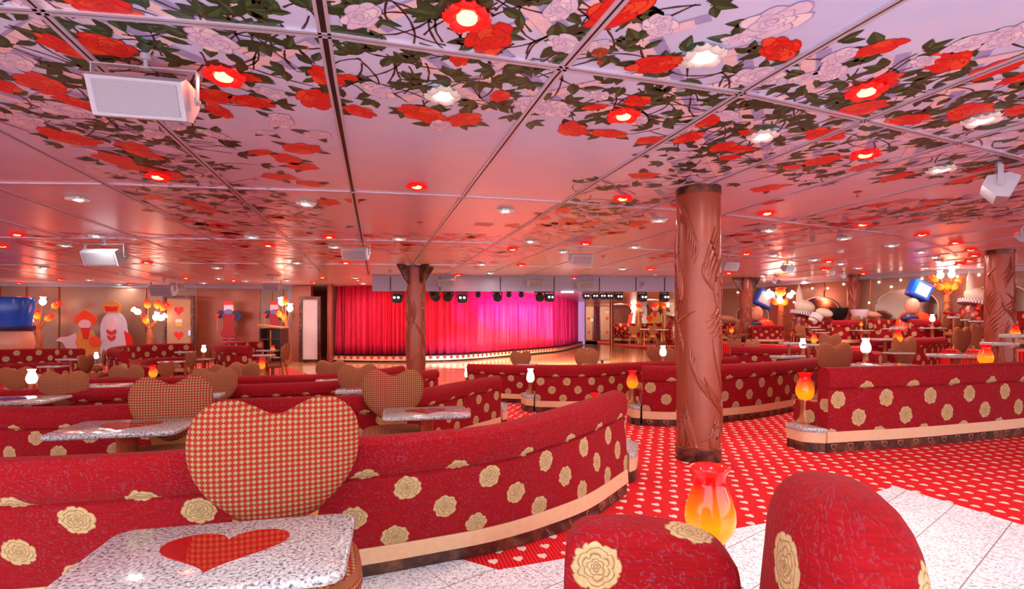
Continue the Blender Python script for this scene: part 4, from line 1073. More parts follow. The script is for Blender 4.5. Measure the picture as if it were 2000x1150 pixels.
for px, py, lb in [(945, 438, 'faint square hatch in the pink ceiling beyond the white lamp'), (1768, 392, 'pale square hatch in the ceiling at the right'), (768, 495, 'faint square hatch in the ceiling left of the finned pillar')]:
    p = PC(px, py); p.z = CZ-.0005; HT.place(p, math.radians(14), (1, 1, 1), lb, 'ceiling hatches')
sm = MB(); sm.lathe([(.06, -.0005), (.062, -.02), (.045, -.045), (.0, -.05)], 20); sm0 = sm.build('smoke_detector', 'white', smooth=40); tag(sm0, 'x', 'smoke detector'); SM = Proto(sm0)
for px, py, lb in [(836, 527, 'smoke detector beside the finned brown pillar'), (237, 532, 'smoke detector above the painted court figures'), (1279, 535, 'smoke detector above the far banquette'), (1641, 489, 'smoke detector on the right ceiling'), (460, 532, 'smoke detector above the painted guard'), (1440, 544, 'smoke detector beside the dark finned pillar')]:
    p = PC(px, py); p.z = CZ-.0005; SM.place(p, 0, (1, 1, 1), lb, 'smoke detectors')

# ================================================================== LAMP TREES
def bulb_profile(): return [(.016, 0), (.040, .02), (.058, .055), (.056, .09), (.036, .125), (.034, .135), (.052, .165), (.047, .162), (.026, .13), (.0, .12)]
def tree(px, ytop, ybot, D, bulbs, label, zb=0, dz=1.0):
    X = (px-1000)/F*D; z0 = tz(ybot, D); zt = tz(ytop, D)
    root = empty('lamp_tree', (X, D, zb), label, 'wall lamp', 'copper lamp trees with red and white glass roses')
    mb = MB(); r0 = 6.5*D/F; mb.tube([(0, 0, .002), (0, 0, (zt-zb)*.6), (0, 0, zt-zb)], [r0*1.25, r0*1.0, r0*.75], 14)
    for q in range(7):
        z = (zt-zb)*(q+1)/8.5; mb.tube([(r0*1.15*math.cos(a), r0*1.15*math.sin(a), z+.05*math.sin(a*2+q)) for a in [-PI+.3*i for i in range(11)]], .008, 5)
    mb.build('trunk', 'wood', root, smooth=50)
    for i, (bx, by, kd, tilt) in enumerate(bulbs):
        tx = (bx-px)/F*D; tzz = tz(by, D)-zb; yy = rnd.uniform(-.05, .04)
        a = math.radians(tilt); L = 20*D/F*.5; sc = D*.092
        bot = Vector((tx-math.sin(a)*L*.6, yy, tzz-math.cos(a)*L*.6))
        mb = MB(); st = Vector((0, 0, zt-zb-.03)); mid = st.lerp(bot, .55)+Vector((tx*.12, -.02, -.06*abs(tx)))
        mb.tube([st, st.lerp(mid, .5)+Vector((0, 0, .01)), mid, bot], [.022, .018, .014, .012], 7); mb.build('branch', 'wood', root, smooth=60)
        mb = MB(); mb.lathe([(r*sc/1.15*1.25, z*sc/1.15*1.25) for r, z in bulb_profile()], 18)
        b = mb.build('rose_bulb', 'bulb_red' if kd == 'R' else 'white_glass', root, smooth=60, loc=bot); b.rotation_euler = (0, a, 0)
        lights.append((Vector((X+tx, D-.12, tz(by, D))), 'tree'+kd))
tree(75, 643, 686, 15.4, [(59, 591, 'R', -25), (83, 590, 'W', 5), (108, 597, 'R', 55), (71, 617, 'R', -10), (59, 625, 'W', -40), (92, 622, 'R', 50)], 'lamp tree with red and white rose bulbs at far left, beside the blue drum sculpture')
tree(293, 642, 690, 15.7, [(270, 609, 'W', -60), (288, 596, 'R', -5), (307, 596, 'R', 10), (318, 601, 'R', 45), (287, 626, 'R', -10), (303, 620, 'W', 15), (316, 621, 'W', 60)], 'lamp tree with red and white rose bulbs between the court figures and the heart door')
tree(561, 634, 680, 15.6, [(549, 591, 'W', -15), (558, 590, 'R', 0), (566, 603, 'W', 5), (547, 614, 'R', -30), (554, 620, 'R', -10)], 'lamp tree with white and red bulbs beside the bookcase cabinet')
tree(1247, 608, 630, 33, [(1241, 584, 'W', -8), (1251, 585, 'W', 4), (1257, 587, 'R', 12), (1231, 593, 'R', -50), (1238, 601, 'W', -30), (1246, 599, 'R', 0)], 'small distant lamp tree left of the far court figures')
tree(1299, 603, 632, 33, [(1285, 582, 'W', -20), (1300, 582, 'W', 4), (1297, 596, 'R', -8), (1306, 594, 'W', 10), (1312, 597, 'R', 35), (1281, 596, 'R', -45)], 'small distant lamp tree right of the far court figures')
tree(1525, 596, 645, 14.6, [(1508, 575, 'W', -45), (1519, 572, 'R', -8), (1529, 572, 'R', 8), (1541, 578, 'W', 45), (1522, 587, 'W', 0), (1514, 590, 'R', -45), (1532, 591, 'R', 35)], 'lamp tree right of the dark finned pillar on the right wall', zb=.75)
tree(1849, 575, 612, 11.6, [(1838, 538, 'W', -8), (1857, 537, 'W', 6), (1827, 545, 'R', -50), (1871, 550, 'R', 50), (1834, 561, 'R', -60), (1848, 559, 'R', 0), (1860, 561, 'R', 30)], 'lamp tree between the orange sculpture and the rightmost ivory sculpture', zb=.75)
mb = MB(); mb.lathe([(.03, -.1), (.05, -.04), (.045, .05), (.03, .12)], 14); p = P(578, 594, 16.7); sc_ = mb.build('wall_lamp', 'white_glass', smooth=60, loc=p)
tag(sc_, 'white glowing wall lamp on the silver pilaster left of the white panel', 'wall lamp')

# ================================================================== STAGE
ST = [(-6.15, 17.3), (-6.05, 16.9), pl(700, 16.5), pl(800, 16.45), pl(900, 17.1), pl(1000, 19.4), pl(1060, 21.3), pl(1100, 23.2), pl(1134, 28.2), pl(1136, 30)]
sp_ = catmull([Vector(p) for p in ST], 10); sh = .235
cpt = sum(sp_, Vector((0, 0)))/len(sp_)
stage = empty('stage', (0, 20, 0), 'low curved stage with a cream front painted with a row of red hearts', 'stage')
def offp(pts, d):
    out = []
    for i, p in enumerate(pts):
        t = (pts[min(i+1, len(pts)-1)]-pts[max(i-1, 0)]).normalized(); out.append(p+Vector((-t.y, t.x))*d)
    return out
def ribbon(pts, z0, z1, off, th, name, mat, parent=None, extra=None):
    a = offp(pts, off); b = offp(pts, off+th); mb = MB(); n = len(pts)
    O = Vector((0, 20)) if parent is stage else Vector((0, 0)); a = [p-O for p in a]; b = [p-O for p in b]
    vs = [(p.x, p.y, z) for z in (z0, z1) for p in a]+[(p.x, p.y, z) for z in (z0, z1) for p in b]
    fs = []
    for i in range(n-1): fs += [(i, i+1, n+i+1, n+i), (2*n+i+1, 2*n+i, 3*n+i, 3*n+i+1), (n+i, n+i+1, 3*n+i+1, 3*n+i), (i+1, i, 2*n+i, 2*n+i+1)]
    mb.add(vs, fs)
    if extra: extra(mb, a)
    return mb.build(name, mat, parent)
def hearts_on(mb, a):
    arc = 0; nxt = .2
    for i in range(len(a)-1):
        L = (a[i+1]-a[i]).length; t = (a[i+1]-a[i]).normalized(); nn = Vector((t.y, -t.x))
        while arc+L > nxt:
            p = a[i]+t*(nxt-arc); hs = heart2d(20, .125, .115)
            front = [(p.x+t.x*x+nn.x*.006, p.y+t.y*x+nn.y*.006, .085+z) for x, z in hs]; bk = [(q[0]-nn.x*.005, q[1]-nn.y*.005, q[2]) for q in front]; m = 20
            mb.add(front+bk, [tuple(range(m))[::-1]]+[(j, (j+1) % m, m+(j+1) % m, m+j) for j in range(m)], None, 1); nxt += .235
        arc += L
mb = MB(); dp = [p-Vector((0, 20)) for p in sp_]; mb.prism([(p.x, p.y) for p in dp]+[(5, 10), (-5.6, 10), (-5.95, -2.4)], .02, sh-.01); mb.build('stage_deck', 'black', stage)
ribbon(sp_, .002, .062, 0.0, .05, 'kick_band', 'band', stage)
ribbon(sp_, .063, .205, -.004, .05, 'heart_front', ['cream', 'heart'], stage, hearts_on)
ribbon(sp_, .206, sh, -.02, .3, 'nosing', 'black', stage)
# curtain: deep vertical folds along the stage edge
cv = offp(sp_, .34); cv = cv[3:-3]; cw = []; arcs = [0]
for i in range(len(cv)-1): arcs.append(arcs[-1]+(cv[i+1]-cv[i]).length)
tot = arcs[-1]; N = 1500; vs = []; fs = []; j = 0
rr_ = random.Random(4); ph = 0; phs = []
for i in range(N+1):
    ph += .42+.20*math.sin(i*.011)+.13*math.sin(i*.037+1); phs.append(ph)
for i in range(N+1):
    s_ = tot*i/N
    while j < len(cv)-2 and arcs[j+1] < s_: j += 1
    t = (s_-arcs[j])/max(1e-6, arcs[j+1]-arcs[j]); p = cv[j].lerp(cv[j+1], t); d = (cv[j+1]-cv[j]).normalized(); nn = Vector((-d.y, d.x))
    for kz, z in enumerate((sh+.012, .6, 1.2, 1.8, CZ-.002)):
        a = 1.5*(.040*math.sin(phs[i]*.75+kz*.12)+.035*math.sin(phs[i]*.31+1.3+kz*.2)+.02*math.sin(phs[i]*1.6))
        q = p+nn*(a*(1.15-.1*kz)); vs.append((q.x, q.y, z+ (.02*math.sin(s_*2) if kz == 0 else 0)*0))
for i in range(N):
    for kz in range(4): fs.append((i*5+kz, (i+1)*5+kz, (i+1)*5+kz+1, i*5+kz+1))
mb = MB(); mb.add(vs, fs); cu = mb.build('stage_curtain', 'curtain', smooth=80)
mo = cu.modifiers.new('thick', 'SOLIDIFY'); mo.thickness = .012
tag(cu, 'full-width red velvet stage curtain hanging in deep folds', 'curtain')

# projection screen housing in front of the stage
a, b = pl(727, 13.2), pl(1340, 13.5)
hs = empty('screen_housing', ((a[0]+b[0])/2, (a[1]+b[1])/2, CZ), 'long lavender-grey drop-down housing hanging from the ceiling across the stage', 'screen housing', rz=math.atan2(b[1]-a[1], b[0]-a[0]))
L = math.hypot(b[0]-a[0], b[1]-a[1]); mb = MB(); mb.box((0, .08, -.2065), (L, .16, .405)); mb.build('housing_panel', 'lav', hs)
for px in (762, 857, 974, 1079, 1168, 1240, 1297):
    x = (px-727)/(1340-727)*L-L/2; mb = MB(); mb.box((x, -.004, -.215), (.025, .012, .36)); mb.build('joint_strip', 'black', hs)
# stage lights under the housing
def spot_proto():
    t = empty('stage_light', (0, 0, 0), 'x', 'stage light')
    mb = MB(); mb.box((0, 0, -.22), (.26, .24, .27), bev=.04); mb.build('lamp_housing', 'black', t)
    mb = MB(); mb.box((0, 0, -.03), (.32, .05, .03)); mb.box((-.15, 0, -.12), (.02, .05, .18)); mb.box((.15, 0, -.12), (.02, .05, .18)); mb.build('yoke', 'black', t)
    mb = MB(); mb.lathe([(.035, 0), (.03, .012), (0, .016)], 16, mat=Matrix.Translation((-.055, -.121, -.20)) @ Matrix.Rotation(PI/2, 4, 'X')); mb.lathe([(.035, 0), (.03, .012), (0, .016)], 16, mat=Matrix.Translation((.055, -.121, -.20)) @ Matrix.Rotation(PI/2, 4, 'X')); mb.build('lens', M['lens'], t, smooth=50)
    return Proto(t)
M['lens'] = emis('lit_lens', (.9, .92, 1), 3)
SL = spot_proto()
def can_proto():
    t = empty('stage_spotlight', (0, 0, 0), 'x', 'stage light')
    R_ = Matrix.Translation((0, 0, -.16)) @ Matrix.Rotation(math.radians(115), 4, 'X')
    mb = MB(); mb.lathe([(.06, -.14), (.10, -.10), (.115, .0), (.12, .13), (.10, .13), (.0, .10)], 20, mat=R_); mb.build('lamp_can', 'black', t, smooth=40)
    mb = MB(); mb.box((0, 0, -.03), (.28, .05, .03)); mb.box((-.13, 0, -.09), (.02, .05, .14)); mb.box((.13, 0, -.09), (.02, .05, .14)); mb.build('yoke', 'black', t); return Proto(t)
SCAN = can_proto()
for px, kd, s, r, lb in [(776, 0, 1, 0, 'square black stage light below the left end of the lavender housing'), (848, 1, 1, 40, 'black stage can light right of the finned pillar'), (876, 1, 1, -10, 'second black stage can light right of the finned pillar'), (903, 0, 1, 5, 'square black stage light above the left-middle curtain'),
   (934, 1, .6, 0, 'small can light shining yellow over the curtain'), (971, 1, 1, 10, 'wide black can light at the middle of the housing'), (994, 1, .6, 0, 'small can light right of the middle of the housing'), (1018, 1, .6, 0, 'small lit can light over the violet part of the curtain'),
   (1054, 1, 1, 0, 'black can light left of the tilted square stage light'), (1073, 0, .9, 18, 'tilted square black stage light over the right part of the curtain'), (1145, 0, .7, 5, 'first of five dark stage lights over the heart doors'), (1162, 0, .7, 5, 'second of five dark stage lights over the heart doors'), (1177, 0, .7, 5, 'third of five dark stage lights over the heart doors'),
   (1190, 0, .7, 5, 'fourth of five dark stage lights over the heart doors'), (1208, 0, .8, 15, 'fifth of five dark stage lights over the heart doors'), (1254, 0, .9, 20, 'square black stage light above the far court figures'), (1297, 0, .9, 25, 'square black stage light left of the big pillar')]:
    D = 13.32 if px < 900 else 13.4
    (SCAN if kd else SL).place(((px-1000)/F*(D+.1), D+.1, 2.10), math.radians(r), (s*.95, s*.95, s*.85), lb, 'black stage lights')
mb = MB(); mb.box((0, 0, 0), (.32, .06, .04)); o = mb.build('strip_light', 'lampW', loc=P(1108, 568, 13.4)+Vector((0, 0, -.03))); o.location.z = 2.079; tag(o, 'bright white strip light under the lavender housing', 'stage light')

# white framed panels and heart doors
def framed(label, px0, px1, yt, D, m='white', name='framed_panel', cat='wall panel', zb=0, fr=.10):
    x0, x1 = (px0-1000)/F*D, (px1-1000)/F*D; zt = tz(yt, D); w = x1-x0; root = empty(name, ((x0+x1)/2, D, zb), label, cat); h = zt-zb
    mb = MB(); mb.box((0, .03, h/2), (w-2*fr, .04, h-2*fr+.0)); mb.build('panel', m, root)
    mb = MB(); mb.box((-w/2+fr/2, 0, h/2), (fr, .09, h)); mb.box((w/2-fr/2, 0, h/2), (fr, .09, h)); mb.box((0, 0, h-fr/2), (w-2*fr, .09, fr)); mb.box((0, 0, fr/2+.001), (w-2*fr, .09, fr)); mb.build('frame', 'band', root); return root
framed('tall white panel in a mottled bronze frame left of the stage curtain', 585, 627, 579, 16.45)
framed('tall pale panel beside the right end of the stage', 1127, 1144, 572, 29.5, fr=.06)
def heart_door(label, px0, px1, yt, D, n, pts=None, hearts=((.80, .17), (.42, .17)), sign=True, rz=0):
    x0, x1 = (px0-1000)/F*D, (px1-1000)/F*D; w = x1-x0; h = tz(yt, D)
    root = struct(empty('door_%d' % n, ((x0+x1)/2, D, 0), label, None, rz=rz))
    mb = MB(); mb.box((0, .02, h/2), (w-.16, .05, h-.08)); mb.build('door_leaf', 'tan', root)
    mb = MB(); mb.box((-w/2+.035, 0, h/2), (.07, .1, h)); mb.box((w/2-.035, 0, h/2), (.07, .1, h)); mb.box((0, 0, h+.04), (w, .1, .08)); mb.build('door_frame', 'band', root)
    for fz, sz in hearts:
        mb = MB(); hs_ = heart2d(28, sz*w*1.9, sz*w*2.0); m = 28; f = [(x, -.008, fz*h+z-sz*w) for x, z in hs_]; g = [(x, -.004, z) for x, _, z in f]
        mb.add(f+g, [tuple(range(m)), *[(j, m+j, m+(j+1) % m, (j+1) % m) for j in range(m)]]); mb.build('red_heart', 'heart', root)
    if sign:
        mb = MB(); mb.box((0, -.008, .655*h), (.22*w, .006, .05*h)); mb.build('notice', 'white', root); mb = MB(); mb.box((0, -.008, .60*h), (.22*w, .006, .055*h)); mb.build('yellow_notice', plain('yellow_sign', (.75, .5, .05), .5), root)
    mb = MB(); mb.box((w*.36, -.02, .47*h), (.07, .03, .16)); mb.build('door_handle', 'alu', root); return root
heart_door('tan door with red hearts', 323, 376, 582, 15.95, 1, rz=.22)
heart_door('tan door with red hearts', 1171, 1200, 580, 38, 2, hearts=((.83, .13), (.5, .13), (.18, .13)), sign=True)
heart_door('tan door with red hearts', 1140, 1159, 580, 38, 3, hearts=((.83, .16), (.5, .16), (.18, .16)), sign=False)
# bookcase cabinet
bc = empty('bookcase', ((535-1000)/F*15, 15, 0), 'dark wooden open cabinet with a slanted orange top, left of the third lamp tree', 'cabinet')
w_, h_ = .66, tz(641, 15)
mb = MB(); mb.box((-w_/2+.02, 0, h_/2), (.04, .45, h_)); mb.box((w_/2-.02, 0, h_/2), (.04, .45, h_)); mb.box((0, .2, h_/2), (w_-.08, .03, h_)); mb.build('carcass', 'walldark', bc)
for z in (.15, .45, .80): mb = MB(); mb.box((0, -.01, z), (w_-.08, .40, .03)); mb.build('shelf', 'walldark', bc)
mb = MB(); mb.box((0, -.20, h_*.5), (.03, .02, h_*.9)); mb.build('divider', 'wood', bc)
mb = MB(); mb.box((0, 0, 0), (w_+.1, .52, .04), mat=Matrix.Translation((0, 0, h_+.05)) @ Matrix.Rotation(.12, 4, 'Y')); mb.build('top', 'wood', bc)

# ================================================================== WALL ART AND SCULPTURES (plain generic shapes)
M['ivory'] = plain('ivory_gloss', (.80, .68, .50), .3, var=.05); M['blue'] = plain('blue_gloss', (.005, .10, .62), .22, var=.1); M['navy'] = plain('navy_paint', (.02, .02, .10), .4)
M['orange'] = plain('orange_gloss', (.88, .07, .012), .25, var=.08); M['peach'] = plain('peach_gloss', (.78, .34, .20), .35, var=.08); M['pinkp'] = plain('pale_pink_paint', (.80, .62, .66), .5)
M['goldp'] = plain('gold_paint', (.70, .34, .06), .4, var=.3, scale=30); M['silverw'] = plain('silver_white_paint', (.66, .66, .74), .5, var=.2, scale=20)
def lat():
    t = NT('lattice_white'); x, y, z = t.sep(t.objc()); br = t.n('ShaderNodeTexChecker'); t.put(t.comb(t.M('ARCTAN2', y, x), z, 0.0), br.inputs['Vector']); br.inputs['Scale'].default_value = 11
    br.inputs['Color1'].default_value = (.85, .78, .78, 1); br.inputs['Color2'].default_value = (.30, .14, .16, 1); t.base(br.outputs[0], .4); return t.m
M['lattice'] = lat()
def redlat():
    t = NT('red_scale_pattern'); x, y, z = t.sep(t.objc()); v = t.n('ShaderNodeTexVoronoi'); t.put(t.objc(), v.inputs['Vector']); v.inputs['Scale'].default_value = 9
    t.base(t.mix(t.M('LESS_THAN', v.outputs['Distance'], .38), (.15, .01, .01), (.80, .06, .02)), .35); return t.m
M['redscale'] = redlat()
def ell(mb, c, r, n=24, mat=None, pw=1.0):
    m = 14; prof = [(math.sin(PI*j/m)**pw, -math.cos(PI*j/m)) for j in range(m+1)]; prof[0] = (0, -1); prof[-1] = (0, 1)
    T_ = Matrix.Translation(c) @ (mat or Matrix()) @ Matrix.Diagonal((r[0], r[1], r[2], 1)); mb.lathe(prof, n, mat=T_)
def ivory_sculpture(px, yb, D, hpx, label, zb, flip=1, hw=1.0):
    u = D/F; root = empty('sculpture', ((px-1000)*u, D, zb), label, 'sculpture', 'tall ivory abstract sculptures'); b = tz(yb, D)-zb
    T = hpx*u
    mb = MB(); mb.lathe([(.0, .0), (.30*T*hw, .002), (.33*T*hw, b*.6), (.27*T*hw, b+.10*T), (.2*T*hw, b+.20*T)], 28); mb.build('pedestal_drum', 'redscale', root, smooth=50)
    mb = MB(); R_ = Matrix.Translation((0, 0, b+.24*T)) @ Matrix.Rotation(flip*.28, 4, 'Y'); mb.lathe([(.22*T*hw, -.055*T), (.30*T*hw, -.05*T), (.31*T*hw, .04*T), (.24*T*hw, .05*T)], 36, mat=R_); mb.build('collar_ring', 'lattice', root, smooth=40)
    mb = MB(); ell(mb, (flip*.04*T, 0, b+.42*T), (.24*T*hw, .20*T, .17*T), mat=Matrix.Rotation(flip*.35, 4, 'Y'))
    mb.build('rounded_body', 'ivory', root, smooth=60)
    mb = MB(); pts = [(-flip*.08*T*hw, 0, b+.45*T), (-flip*.09*T*hw, 0, b+.62*T), (-flip*.10*T*hw, 0, b+.82*T), (-flip*.11*T*hw, 0, b+.99*T)]; mb.tube(pts, [.10*T*hw, .075*T*hw, .06*T*hw, .006], 14); mb.build('spire', 'ivory', root, smooth=60)
ivory_sculpture(1569, 632, 13.4, 78, 'tall ivory abstract sculpture with a lattice ring, beside the slim pillar', .75)
ivory_sculpture(1903, 612, 11.1, 84, 'large ivory abstract sculpture with a lattice ring left of the right carved pillar', .75)
ivory_sculpture(1318, 634, 31, 74, 'bright ivory abstract sculpture just left of the big pillar', .02, hw=.8)
def stack_sculpture(px, yb, D, hpx, label, zb, tilt=.45, flip=1):
    u = D/F; root = empty('sculpture', ((px-1000)*u, D, zb), label, 'sculpture', 'stacked blue and orange abstract sculptures'); b = tz(yb, D)-zb; T = hpx*u
    mb = MB(); mb.lathe([(.40*T, .002), (.46*T, b*.5), (.42*T, b), (.30*T, b+.18*T), (.10*T, b+.26*T), (0, b+.265*T)], 28, mat=Matrix.Diagonal((1, .45, 1, 1))); mb.build('orange_mound', 'orange', root, smooth=60)
    mb = MB(); ell(mb, (-.13*T, -.10*T, b+.36*T), (.15*T, .14*T, .19*T)); mb.build('peach_ovoid', 'peach', root, smooth=60)
    mb = MB(); ell(mb, (-.22*T, -.14*T, b+.08*T), (.20*T, .12*T, .10*T)); mb.build('navy_bead', 'navy', root, smooth=60)
    R_ = Matrix.Translation((-.02*T, -.06*T, b+.54*T)) @ Matrix.Rotation(tilt, 4, 'Y')
    mb = MB(); mb.box((0, 0, .20*T), (.46*T, .24*T, .40*T), mat=R_, bev=.03*T); mb.build('tilted_blue_block', 'blue', root)
    mb = MB(); mb.box((-.01*T, -.122*T, .20*T), (.30*T, .012*T, .27*T), mat=R_); mb.build('plain_pink_plate', 'pinkp', root)
stack_sculpture(1786, 628, 11.7, 84, 'stacked abstract sculpture of orange mound, peach ovoid and tilted blue block below the arch', .75)
stack_sculpture(1484, 640, 14.9, 78, 'stacked abstract sculpture with tilted blue block right behind the dark finned pillar', .75)
u = 13.2/F; root = empty('sculpture', ((22-1000)*u, 13.2, 0), 'huge glossy blue drum on a dark disc over a peach ovoid at the left edge', 'sculpture')
zc = lambda y: H-(y-Y0)*u
mb = MB(); ell(mb, (-.0, 0, zc(668)), (38*u, .42, 42*u)); mb.build('peach_ovoid', 'peach', root, smooth=60)
mb = MB(); mb.lathe([(0, 0), (34*u, 0), (36*u, .05), (36*u, .14), (0, .14)], 40, mat=Matrix.Translation((0, 0, zc(646)))); mb.build('dark_disc', 'navy', root, smooth=40)
mb = MB(); mb.lathe([(30*u, 0), (32*u, .3), (37*u, .68), (35*u, .74), (0, .78)], 40, mat=Matrix.Translation((0, 0, zc(637)))); mb.build('blue_drum', 'blue', root, smooth=40)
mb = MB(); mb.lathe([(.3, .002), (.5, .3), (.35, .62), (.2, zc(690))], 24); mb.build('support', 'navy', root, smooth=50)
# giant cup and ivory bracket
u = 12.9/F; root = empty('giant_cup', ((1638-1000)*u, 12.9, tz(612, 12.9)), 'giant dark grey cup on an ivory bracket left of the slim pillar', 'sculpture')
mb = MB(); mb.lathe([(0, -.18), (.10, -.18), (.16, -.10), (.22, .14), (.205, .14), (.14, -.08), (0, -.14)], 30); mb.build('cup', 'darkmetal', root, smooth=50)
mb = MB(); ell(mb, (-.36, 0, .02), (.22, .10, .11), mat=Matrix.Rotation(.25, 4, 'Y')); mb.tube([(-.50, 0, -.02), (-.62, .05, -.18), (-.66, .1, -.45), (-.66, .1, -1.1)], [.10, .12, .13, .14], 16); mb.build('ivory_bracket', 'ivory', root, smooth=60)
mb = MB(); mb.lathe([(.13, -.07), (.15, -.06), (.15, .07), (.13, .08)], 24, mat=Matrix.Translation((-.56, .02, -.10)) @ Matrix.Rotation(.6, 4, 'Y')); mb.build('white_band', 'white', root, smooth=40)
u = 12.3/F; root = empty('giant_cup', ((1690-1000)*u, 12.5, tz(612, 12.3)), 'giant pale cup with a peach bracket right of the slim pillar', 'sculpture')
mb = MB(); mb.lathe([(0, -.14), (.10, -.14), (.16, -.06), (.20, .10), (.185, .10), (.13, -.04), (0, -.10)], 30); mb.build('cup', 'pinkp', root, smooth=50)
mb = MB(); ell(mb, (.28, 0, -.02), (.26, .09, .08), mat=Matrix.Rotation(.15, 4, 'Y')); mb.tube([(.4, 0, -.03), (.5, .1, -.15), (.5, .15, -.5)], [.07, .08, .09], 12); mb.build('peach_bracket', 'peach', root, smooth=60)
u = 16/F; mb = MB(); ell(mb, (0, 0, 0), (.26, .12, .10), mat=Matrix.Rotation(.2, 4, 'Y')); mb.tube([(.18, 0, -.03), (.34, .05, -.12), (.42, .1, -.5)], [.08, .09, .10], 12)
o = mb.build('peach_bracket', 'peach', smooth=60, loc=P(1423, 622, 15.6)); tag(o, 'peach rounded bracket shape on the wall just right of the big pillar', 'sculpture')
o = MB(); ell(o, (0, 0, 0), (.001, .001, .001))
# painted flat cut-outs (generic geometric panels)
def cutout(label, parts, cx, by, u, D, rz=0, z0=0):
    root = empty('painted_cutout', ((cx-1000)/F*D, D, z0), label, 'wall art', rz=rz)
    for nm, m, poly, lay in parts:
        mb = MB(); n = len(poly); f = [((x-cx)*u, -.02*lay, tz(y, D)-z0) for x, y in poly]; g = [(x, -.02*lay+.018, z) for x, _, z in f]
        ar = sum(p[0]*q[2]-q[0]*p[2] for p, q in zip(f, f[1:]+f[:1]))
        if ar < 0: f.reverse(); g.reverse()
        mb.add(f+g, [tuple(range(n)), tuple(range(n, 2*n))[::-1]]+[(i, n+i, n+(i+1) % n, (i+1) % n) for i in range(n)]); mb.build(nm, m, root)
def circ(cx, cy, rx, ry, n=20, a0=0, a1=2*PI): return [(cx+rx*math.cos(a0+(a1-a0)*i/n), cy+ry*math.sin(a0+(a1-a0)*i/n)) for i in range(n+(a1-a0 < 6))]
def court(cx, cy, s, D, label, mir=1, rz=0):
    def q(pts): return [(cx+(x-200)*s*mir, cy+(y-650)*s) for x, y in pts]
    parts = [('white_arch', 'silverw', q(circ(223, 640, 26, 32, 16, PI, 2*PI)+[(258, 690), (262, 700), (180, 700), (197, 660)]), 1),
             ('red_side_panel', 'heart', q([(244, 645), (258, 655), (264, 684), (250, 684)]), 2),
             ('pale_inset', 'pinkp', q(circ(220, 630, 11, 14)), 2), ('red_chevron', 'heart', q([(211, 643), (220, 648), (229, 643), (229, 650), (220, 655), (211, 650)]), 3), ('red_chevron', 'heart', q([(212, 654), (220, 659), (228, 654), (227, 661), (220, 666), (213, 661)]), 3),
             ('gold_crest', 'goldp', q([(205, 611), (202, 595), (210, 590), (223, 587), (232, 590), (239, 597), (235, 611)]), 2), ('red_crest_inset', 'heart', q([(209, 608), (207, 598), (219, 599), (223, 599), (233, 598), (231, 608)]), 3),
             ('gold_body', 'goldp', q([(157, 645), (182, 645), (196, 668), (197, 700), (160, 700), (150, 668)]), 3), ('orange_roof', 'orange', q([(150, 633), (153, 617), (169, 605), (190, 617), (193, 622), (188, 636), (168, 622)]), 4),
             ('pale_disc', 'pinkp', q(circ(170, 633, 12, 9)), 4.5), ('red_collar', 'heart', q([(163, 640), (181, 640), (175, 662), (168, 662)]), 5), ('white_wing', 'silverw', q([(110, 665), (120, 658), (134, 657), (150, 650), (152, 680), (132, 681), (124, 668)]), 2),
             ('orange_sphere', 'orange', q(circ(190, 666, 11, 10)), 5), ('white_lap', 'silverw', q(circ(224, 686, 26, 13)), 4)]
    cutout(label, parts, cx, 690, D/F, D, rz)
court(200, 650, 1.0, 15.75, 'flat painted wall cut-out of geometric orange, gold and white shapes at the left', rz=.0)
court(1262, 612, .58, 34.5, 'distant flat painted cut-out of white and orange shapes between two small lamp trees', mir=-1)
def guard(cx, D, label, s=1.0, cut=None):
    def q(pts): return [(cx+x*s, y) for x, y in pts]
    parts = [('red_cap', 'heart', q([(-11, 588), (8, 588), (9, 592), (7, 595), (-10, 595), (-12, 592)]), 2), ('pale_block', 'pinkp', q([(-10, 595), (8, 595), (9, 607), (-10, 607)]), 1),
             ('navy_disc', 'navy', q(circ(-15, 614, 9, 8)), 1), ('navy_disc', 'navy', q(circ(15, 617, 9, 9)), 1), ('blue_collar', plain('slate_blue_paint', (.16, .16, .40), .5), q(circ(0, 609, 9, 5)), 3),
             ('red_trapezoid', plain('dark_red_paint', (.35, .015, .015), .5), q([(-12, 612), (12, 612), (9, 637), (14, 655), (0, 658), (-17, 655), (-10, 637)]), 2), ('heart_staff', 'heart', [(cx-21*s+x, 621-z) for x, z in heart2d(20, 10, 9)], 4), ('staff', 'wood', q([(-22, 620), (-20, 620), (-20, 648), (-22, 648)]), 3.5),
             ('striped_leg', M['stripes'], q([(-13, 657), (-3, 657), (-4, 700), (-12, 700)]), 1), ('striped_leg', M['stripes'], q([(3, 657), (12, 657), (11, 700), (4, 700)]), 1)]
    cutout(label, parts, cx, 690, D/F, D)
def stripes():
    t = NT('red_navy_stripes'); x, y, z = t.sep(t.objc()); t.base(t.mix(t.M('GREATER_THAN', t.M('SINE', t.M('MULTIPLY', z, 62)), 0), (.75, .03, .02), (.03, .02, .08)), .5); return t.m
M['stripes'] = stripes()
guard(448, 16.35, 'flat painted cut-out of a red trapezoid with navy discs and striped posts, left of cabinet')
guard(537, 16.3, 'second flat painted cut-out with red cap shape, above the dark cabinet', .85)

